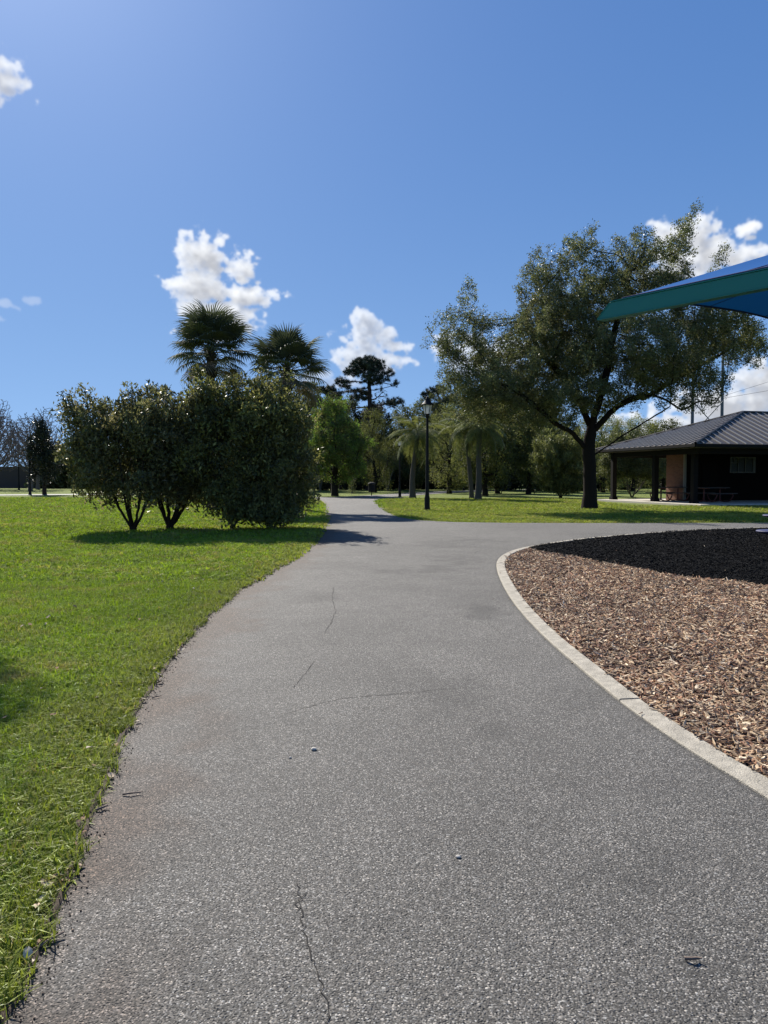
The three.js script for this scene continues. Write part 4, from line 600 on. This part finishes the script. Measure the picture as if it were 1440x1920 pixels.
// ---------------------------------------------------------------- pavilion
const pav = { L: [12.4, 45.2], u: [.268, -.9634], v: [.9634, .268] };
const pavAt = (s, w) => [pav.L[0] + pav.u[0] * w + pav.v[0] * s, pav.L[1] + pav.u[1] * w + pav.v[1] * s];   // s to the right along the long side, w towards the camera
{
  const t = thing('pavilion', 'brick park pavilion with dark standing-seam metal hip roof', 'pavilion', [pav.L[0], 0, -pav.L[1]]);
  t.rotation.y = Math.atan2(pav.v[1], pav.v[0]);                      // local +x runs along s, local +z along w
  const SL = 18, WL = 8.9, EH = 3.0, RH = 4.98, R0 = 6.45, R1 = SL - 6.45, conc = std(.46, .42, .35, .9), metal = std(.064, .054, .047, .55, { metalness: .1 }), seamM = std(.40, .39, .38, .35, { metalness: .3 }), trim = new THREE.MeshPhysicalMaterial({ color: lin(.012, .011, .011), roughness: .8, specularIntensity: .25 }), post = new THREE.MeshPhysicalMaterial({ color: lin(.012, .010, .009), roughness: .9, specularIntensity: .3 });
  part('floor_slab', rbox(SL - .5, .14, WL + .3, .02, SL / 2, .04, WL / 2), conc, t);
  const roof = new THREE.Group(); roof.name = 'roof'; t.add(roof);
  const C = { L: [0, EH, 0], N: [0, EH, WL], R: [SL, EH, WL], F: [SL, EH, 0], A: [R0, RH, WL / 2], B: [R1, RH, WL / 2] };
  const slopes = [[C.N, C.R, C.B, C.A], [C.L, C.N, C.A], [C.F, C.L, C.A, C.B], [C.R, C.F, C.B]];
  slopes.forEach((q) => {
    const n = V(...q[1]).sub(V(...q[0])).cross(V(...q[2]).sub(V(...q[0]))).normalize(); if (n.y < 0) n.negate();
    // the sheet is cut into trays between seams that run up the slope
    const a = V(...q[0]), e = V(...q[1]).sub(a), len = e.length(); e.normalize(); const up = V().crossVectors(n, e); if (up.y < 0) up.negate();
    const poly = q.map((c) => { const d = V(...c).sub(a); return [d.dot(e), d.dot(up)]; });
    const topAt = (x) => { let best = 0; for (let k = 0; k < poly.length; k++) { const [x0, y0] = poly[k], [x1, y1] = poly[(k + 1) % poly.length]; if ((x0 - x) * (x1 - x) <= 0 && Math.abs(x1 - x0) > 1e-6) best = Math.max(best, lerp(y0, y1, (x - x0) / (x1 - x0))); } return best; };
    const P = (x, y, o = 0) => { const v = a.clone().addScaledVector(e, x).addScaledVector(up, y).addScaledVector(n, o); return [v.x, v.y, v.z]; };
    const stepS = .48, brk = poly.map((c) => c[0]), xs = [...new Set([...range(0, len, stepS), ...brk].map((x) => +x.toFixed(4)))].filter((x) => x >= 0 && x <= len).sort((x, y) => x - y);
    const xsS = range(0, len, stepS);
    for (let k = 0; k < xsS.length - 1; k++) { const inner = xs.filter((x) => x >= xsS[k] - 1e-6 && x <= xsS[k + 1] + 1e-6), m = new MB(); m.face(...inner.map((x) => P(x + (x === xsS[k] ? .004 : 0), 0)), ...inner.reverse().map((x) => P(x, topAt(x)))); part('roof_tray', m.geo(true), metal, roof); }
    for (let k = 1; k < xsS.length - 1; k++) { const x = xsS[k], y = topAt(x); if (y < .3) continue; const w = .016, h = .05, m = new MB(), y0 = .0; const A = P(x - w, y0, .002), B = P(x + w, y0, .002), D = P(x + w, y0, h), E2 = P(x - w, y0, h), A1 = P(x - w, y, .002), B1 = P(x + w, y, .002), D1 = P(x + w, y, h), E1 = P(x - w, y, h); m.face(A, B, D, E2); m.face(B, B1, D1, D); m.face(E2, D, D1, E1); m.face(A, E2, E1, A1); part('roof_seam', m.geo(true), seamM, roof); }
  });
  for (const [a, b] of [[C.N, C.A], [C.L, C.A], [C.R, C.B], [C.F, C.B], [C.A, C.B]]) { const m = new MB(); m.tube([V(...a).add(V(0, .03, 0)), V(...b).add(V(0, .03, 0))], [.07, .07], 6); part('ridge_cap', m.geo(true), metal, roof); }
  for (const [a, b] of [[C.L, C.N], [C.N, C.R], [C.R, C.F], [C.F, C.L]]) { const A = V(...a), B = V(...b), mid = A.clone().add(B).multiplyScalar(.5), len = A.distanceTo(B), dir = B.clone().sub(A).normalize(), g = box(len - .03, .13, .05); g.rotateY(-Math.atan2(dir.z, dir.x)); g.translate(mid.x, EH - .075, mid.z); part('fascia', g, trim, roof); }
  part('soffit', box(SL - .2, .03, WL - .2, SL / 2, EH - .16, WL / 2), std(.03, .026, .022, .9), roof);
  for (const [s, w] of [[.85, .6], [1.2, WL - 1.6], [.95, WL * .5], [5.6, WL - .75], [10.4, WL - .75], [14, .6], [17, WL - .75]]) { part('post', rbox(.26, EH - .28, .26, .02, s, .11 + (EH - .28) / 2, w), post, t); part('post_plinth', rbox(.36, .16, .36, .02, s, .18, w), post, t); }
  part('beam', box(SL - 1.6, .26, .16, SL / 2, EH - .32, .6), post, t); part('beam', box(SL - 1.6, .26, .16, SL / 2, EH - .32, WL - .75), post, t); part('beam', box(.16, .26, WL - 1.5, .85, EH - .32, WL / 2), post, t);
  // brick building under the right-hand part of the roof
  const nb = periodic(64, 256, 71), brickTex = texture(256, (x, y) => { const row = Math.floor(y / 16), u = (x + (row % 2) * 24) % 48, mort = (y % 16) < 2 || u < 2, k = .75 + .5 * cell(Math.floor((x + (row % 2) * 24) / 48) + row * 7, row) * .8 + .2 * (nb(x, y) - .5); return mort ? [toS(.16), toS(.13), toS(.10)] : [toS(.14 * k), toS(.058 * k), toS(.033 * k)]; }, true, 1 / 1.2, 1 / 1.2);
  const brick = new THREE.MeshStandardMaterial({ map: brickTex, roughness: .92, side: THREE.DoubleSide });
  const wall = (w, h, x, y, z, ry) => { const g = new THREE.BoxGeometry(w, h, .22), uv = g.attributes.uv, pos = g.attributes.position; for (let i = 0; i < uv.count; i++) uv.setXY(i, pos.getX(i) + pos.getZ(i), pos.getY(i)); g.rotateY(ry); g.translate(x, y, z); return g; };
  const W0 = 2.5, W1 = 4.0, S0 = 3.1, S1 = 16.8, hh = EH - .32;
  part('brick_wall', wall(S1 - S0, hh, (S0 + S1) / 2, .11 + hh / 2, W0, 0), brick, t); part('shade_toned_wall', wall(S1 - S0, hh, (S0 + S1) / 2, .11 + hh / 2, W1, 0), new THREE.MeshPhysicalMaterial({ color: lin(.007, .005, .004), roughness: .95, specularIntensity: .2 }), t);  // front wall and door: shade under the roof put into a near-black colour
  part('brick_wall', wall(W1 - W0 - .22, hh, S0 + .11, .11 + hh / 2, (W0 + W1) / 2, Math.PI / 2), brick, t); part('brick_wall', wall(W1 - W0 - .22, hh, S1 - .11, .11 + hh / 2, (W0 + W1) / 2, Math.PI / 2), brick, t);
  const door = part('door', box(.95, 2.1, .06, S0 + 1.5, 1.16, W1 + .13), new THREE.MeshPhysicalMaterial({ color: lin(.008, .006, .005), roughness: .9, specularIntensity: .2 }), t); part('handle', box(.03, .14, .05, S0 + 1.9, 1.15, W1 + .19), post, door);
  part('corner_trim', box(.12, hh - .02, .12, S0 - .03, .11 + hh / 2, W1 + .06), std(.2, .18, .15, .8), t);
  const win = new THREE.Group(); win.name = 'window'; t.add(win); win.position.set(6.77, 2.09, W1 + .11); win.scale.set(1.12, 1.18, 1); const fr = std(.10, .095, .08, .8), gl = new THREE.MeshPhysicalMaterial({ color: lin(.012, .014, .010), roughness: .35, specularIntensity: .4 });
  for (const [w, h, x, y] of [[1.5, .06, 0, .35], [1.5, .06, 0, -.35], [.06, .64, -.72, 0], [.06, .64, .72, 0], [.05, .64, -.27, 0], [.05, .64, .15, 0], [.40, .04, -.5, .1], [.04, .20, -.5, .22], [.1, .64, .64, 0]]) part('frame', box(w, h, .05, x, y, .03), fr, win);
  for (const [x, w] of [[-.495, .40], [-.06, .37], [.38, .41]]) part('pane', box(w, .64, .012, x, 0, .012), gl, win);
}
// picnic tables on the slab
{
  const wood = std(.07, .055, .044, .85), red = std(.10, .018, .012, .6);
  const make = (label, s, w, turn) => {
    const p = pavAt(s, w), t = thing('picnic_table', label, 'picnic table', [p[0], .11, -p[1]], Math.atan2(pav.v[1], pav.v[0]) + turn, 'picnic tables on the pavilion slab');
    for (let k = 0; k < 5; k++) part('top_plank', rbox(1.85, .045, .14, .008, 0, .745, -.3 + k * .15), wood, t);
    for (const sd of [-1, 1]) { for (const o of [0, .15]) part('bench_plank', rbox(1.85, .045, .14, .008, 0, .45, sd * (.62 + o)), wood, t); }
    for (const x of [-.6, .6]) {
      const m = new MB(); m.tube([V(x, .72, 0), V(x, .1, 0)], [.04, .04], 8); part('pedestal', m.geo(), red, t);
      for (const sd of [-1, 1]) { const q = new MB(); q.tube(new THREE.CatmullRomCurve3([V(x, .42, sd * .78), V(x, .34, sd * .8), V(x, .08, sd * .62), V(x, .03, sd * .3), V(x, .08, 0)]).getPoints(14), Array(15).fill(.032), 6); part('leg', q.geo(), red, t); const b = new MB(); b.tube([V(x, .40, sd * .8), V(x, .42, sd * .5)], [.03, .03], 6); part('bench_bracket', b.geo(), red, t); }
      const b = new MB(); b.tube([V(x, .71, -.34), V(x, .71, .34)], [.03, .03], 6); part('top_bracket', b.geo(), red, t);
    }
  };
  make('picnic table with red curved legs at the open end of the pavilion', 2.2, 3.95, .15); make('picnic table with red curved legs beside the brick wall', 3.3, 6.0, .2);
}

// ---------------------------------------------------------------- blue shade canopy with teal beams
{
  const A = [3.62, 13], u = [.617, -.787], v = [.787, .617], W = 8, EH = 4.28, AP = 5.85;
  const t = thing('shade_canopy', 'blue fabric playground shade canopy edged by teal steel beams', 'canopy', [A[0], 0, -A[1]]);
  const at = (a, b, y) => V(u[0] * a + v[0] * b, y, -(u[1] * a + v[1] * b));
  const n = periodic(200, 512, 81), fab = new THREE.MeshPhysicalMaterial({ color: lin(.006, .088, .29), roughness: .95, transmission: .10, specularIntensity: .12, thickness: 0, side: THREE.DoubleSide }), teal = std(.004, .17, .145, .5), hem = std(.006, .02, .09, .8);
  const sag = (s) => Math.sin(Math.PI * s);
  // four slopes to the peak; the free edges are drawn up in an arch between the corners
  const corner = [[.42, .02], [W, .02], [W, W], [.3, W]], peak = [W / 2, W / 2];
  for (let k = 0; k < 4; k++) {
    const c0 = corner[k], c1 = corner[(k + 1) % 4], m = new MB(), NS = 24, NT = 12, arch = k === 0 ? .02 : .12, hemPts = [];
    for (let i = 0; i <= NS; i++) for (let j = 0; j <= NT; j++) { const s = i / NS, t0 = arch * sag(s), f = t0 + (1 - t0) * (j / NT), ex = lerp(c0[0], c1[0], s), ey = lerp(c0[1], c1[1], s), x = lerp(ex, peak[0], f), y = lerp(ey, peak[1], f), p = at(x, y, lerp(EH + .035, AP, f) - .10 * sag(f) * sag(s)); m.v(p.x, p.y, p.z, null, [x, y]); if (j === 0) hemPts.push(p); if (i && j) { const w = i * (NT + 1) + j; m.quad(w - NT - 2, w - 1, w, w - NT - 1); } }
    const f = part('fabric_panel', m.geo(), fab, t); const h = new MB(); h.tube(hemPts, hemPts.map(() => .022), 5); part('hem', h.geo(), hem, f); for (const q of [.25, .5, .75]) { const sp = []; for (let j = 0; j <= NT; j++) { const t0 = arch * sag(q), f2 = t0 + (1 - t0) * (j / NT) * .98, x = lerp(lerp(c0[0], c1[0], q), peak[0], f2), y = lerp(lerp(c0[1], c1[1], q), peak[1], f2); sp.push(at(x, y, lerp(EH + .035, AP, f2) - .10 * sag(f2) * sag(q) + .004)); } const sm = new MB(); sm.tube(sp, sp.map(() => .010), 4); part('seam', sm.geo(), hem, f); }
  }
  // beams under two edges: plate web with flanges, its tip cut on the slant
  const beam = (a0, b0, a1, b1, cut) => {
    const p = at(a0, b0, 0), q = at(a1, b1, 0), d = q.clone().sub(p), len = d.length(), g = new THREE.Group(); g.name = 'beam'; t.add(g); g.position.set(p.x, EH - .13, p.z); g.rotation.y = -Math.atan2(d.z, d.x);
    const web = new THREE.Shape([[0, -.115], [cut, .115], [len, .115], [len, -.115]].map((c) => new THREE.Vector2(...c))); const wg = new THREE.ExtrudeGeometry(web, { depth: .12, bevelEnabled: true, bevelSize: .006, bevelThickness: .006, bevelSegments: 2 }); wg.translate(0, 0, -.06); part('web', wg, teal, g);
    part('flange', box(len - cut, .014, .165, cut + (len - cut) / 2, .13, 0), teal, g); part('flange', box(len, .014, .165, len / 2, -.13, 0), teal, g);
    part('end_plate', (() => { const e = box(.012, Math.hypot(cut, .23), .15); e.rotateZ(-Math.atan2(cut, .23)); e.translate(cut / 2 - .012, 0, 0); return e; })(), teal, g);
  };
  beam(0, 0, W, 0, .24); beam(0, W, W, W, .24);
  for (const [a, b] of [[W - .3, 0], [W - .3, W]]) { const p = at(a, b, 0); part('post', cyl(.15, .15, EH - .34, p.x, 0, p.z, 20), teal, t); part('base_plate', box(.5, .03, .5, p.x, .05, p.z), teal, t); }
}
// stepping pods of the play area
{
  const blue = std(.006, .014, .08, .65), steel = std(.3, .32, .34, .4, { metalness: .6 });
  const pod = (label, x, d, h, r) => { const t = thing('stepping_pod', label, 'play equipment', [x, 0, -d], 0, 'blue stepping pods in the black mulch'); part('stem', cyl(.05, .05, h - .03, 0, 0, 0), steel, t); part('step', new THREE.LatheGeometry([[0, h - .06], [r * .8, h - .05], [r, h - .02], [r, h + .005], [r * .93, h + .02], [0, h + .028]].map((q) => new THREE.Vector2(...q)), 24), blue, t); part('foot_plate', cyl(.12, .12, .05, 0, 0, 0), steel, t); };
  pod('low blue stepping pod standing in the black rubber mulch', 8.15, 16.0, .28, .36); pod('far blue stepping pod near the kerb of the branch path', 10.35, 20.2, .40, .36);
}

// ---------------------------------------------------------------- power line structure behind the pavilion
{
  const t = thing('power_pole_frame', 'steel two-pole power line frame with crossed braces behind the pavilion', 'power pole', [46, 0, -110]), st = std(.11, .12, .13, .5, { metalness: .4 });
  for (const x of [-2.1, 2.1]) part('pole', cyl(.26, .17, 25, x, 0, 0, 10), st, t);
  for (const s of [-1, 1]) { const m = new MB(); m.tube([V(-2.1 * s, 7.6, .2 + .1 * s), V(2.1 * s, 12.2, .2 + .1 * s)], [.07, .07], 5); part('brace', m.geo(), st, t); }
  part('cross_arm', box(11, .25, .25, 0, 23.4, .3), st, t);
  for (const x of [-4.8, 0, 4.8]) part('insulator', cyl(.09, .09, 1.2, x, 22.05, .3, 8), st, t);
  const wire = (label, p, r = .022) => { const m = new MB(); m.tube(new THREE.CatmullRomCurve3(p).getPoints(24), Array(25).fill(r), 4); tag(top('power_line', m.geo(), std(.05, .05, .055, .6)), label, 'cable', 'power lines behind the pavilion'); };
  for (const [x, y] of [[-4.8, 22], [0, 22], [4.8, 22]]) wire('thin dark power line hung from the steel frame', [V(46 + x, y, -109.7), V(66 + x, y - 1.3, -100), V(90 + x, y + 1.2, -90), V(120 + x, y + 6, -78)]);
  wire('lower thin cable tied to the frame at brace height', [V(48.1, 12.6, -110), V(60, 14.4, -100), V(90, 19.5, -76)]); wire('upper thin cable tied to the frame at brace height', [V(48.1, 12.9, -110.1), V(60, 17, -100.4), V(90, 28, -76)]);
}

// ---------------------------------------------------------------- fallen leaves, twigs and pebbles
{
  const r = rngOf(301), leafG = [0, 1, 2].map((k) => { const m = new MB(), L = .05 + .012 * k, w = .014 + .004 * k, cs = []; for (let i = 0; i <= 4; i++) { const t = i / 4, ww = w * Math.sin(Math.PI * clamp(.06 + .9 * t)), y = .012 * Math.sin(t * 3.1 + k) + .004; cs.push(m.v((t - .5) * L, y + .006, -ww), m.v((t - .5) * L, y, 0), m.v((t - .5) * L, y + .007, ww)); if (i) for (const j of [0, 1]) m.quad(cs[i * 3 - 3 + j], cs[i * 3 - 2 + j], cs[i * 3 + 1 + j], cs[i * 3 + j]); } return m.geo(); });
  const pale = [[.44, .35, .25], [.28, .19, .12], [.52, .45, .34]].map((c) => new THREE.MeshPhysicalMaterial({ color: lin(...c), roughness: 1, specularIntensity: .2, side: THREE.DoubleSide }));
  for (let k = 0; k < 84; k++) { const near = k < 44, d = near ? 2.1 + 4.2 * Math.pow(r(), .9) : 2.2 + 9 * r(), x = near ? leftX(d) + (r() - .55) * .12 : leftX(d) - .1 - r() * Math.min(1.6, d * .28), o = top('fallen_leaf', leafG[k % 3], pale[Math.floor(r() * 3)], near ? 'pale dry fallen leaf along the lawn edge of the path' : 'pale dry fallen leaf lying in the lawn grass', 'leaf', near ? 'fallen leaves along the path edge' : 'fallen leaves in the lawn'); o.position.set(x, near ? PATH_Y + .012 : .05, -d); o.rotation.set((r() - .5) * .7, r() * 6.28, (r() - .5) * .6); o.scale.setScalar(.42 + .42 * r()); }
  const twig = (label, x, d, L, a, w) => { const m = new MB(); m.tube([V(-L / 2, 0, 0), V(-L * .1, .006, .006), V(L * .25, .003, -.004), V(L / 2, .008, .003)], [w, w * .9, w * .8, w * .5], 6); const o = tag(top('twig', m.geo(), std(.15, .11, .085, .9)), label, 'twig'); o.position.set(x, PATH_Y + w + .002, -d); o.rotation.y = a; };
  twig('short brown twig on the asphalt a hand from the lawn edge', -1.09, 3.28, .085, .15, .004); twig('brown twig leaning out of the lawn onto the asphalt', -1.0, 2.2, .13, .95, .005); twig('small twig at the soil lip of the lawn', -1.17, 3.13, .05, .7, .005); twig('dark short twig alone on open asphalt', .88, 2.13, .045, -.2, .005); twig('grey twig beside pale leaves at the path edge', -1.42, 4.75, .06, .5, .004);
  twig('thin dark twig lying on the concrete kerb', 1.535, 4.95, .05, .4, .004);
  const peb = (label, x, d, s) => { const g = new THREE.IcosahedronGeometry(s, 1); const p = g.attributes.position; for (let i = 0; i < p.count; i++) { const k = .8 + .4 * noise2(p.getX(i) * 190 + x * 9, p.getY(i) * 190 + p.getZ(i) * 90); p.setXYZ(i, p.getX(i) * k * 1.25, p.getY(i) * k * .7, p.getZ(i) * k); } g.computeVertexNormals(); const o = tag(top('pebble', g, std(.42, .39, .34, .8)), label, 'pebble'); o.position.set(x, PATH_Y + s * .5, -d); };
  peb('pale pebble alone in the middle of the asphalt path', -.355, 3.83, .012); peb('tiny pale pebble on the asphalt beyond the near crack', -.46, 3.72, .006); peb('small pale pebble on the asphalt near the dark twig', .27, 2.73, .008);
}

scene.traverse((o) => { if (o.isMesh) { o.castShadow = true; o.receiveShadow = true; } });
renderer.render(scene, camera);
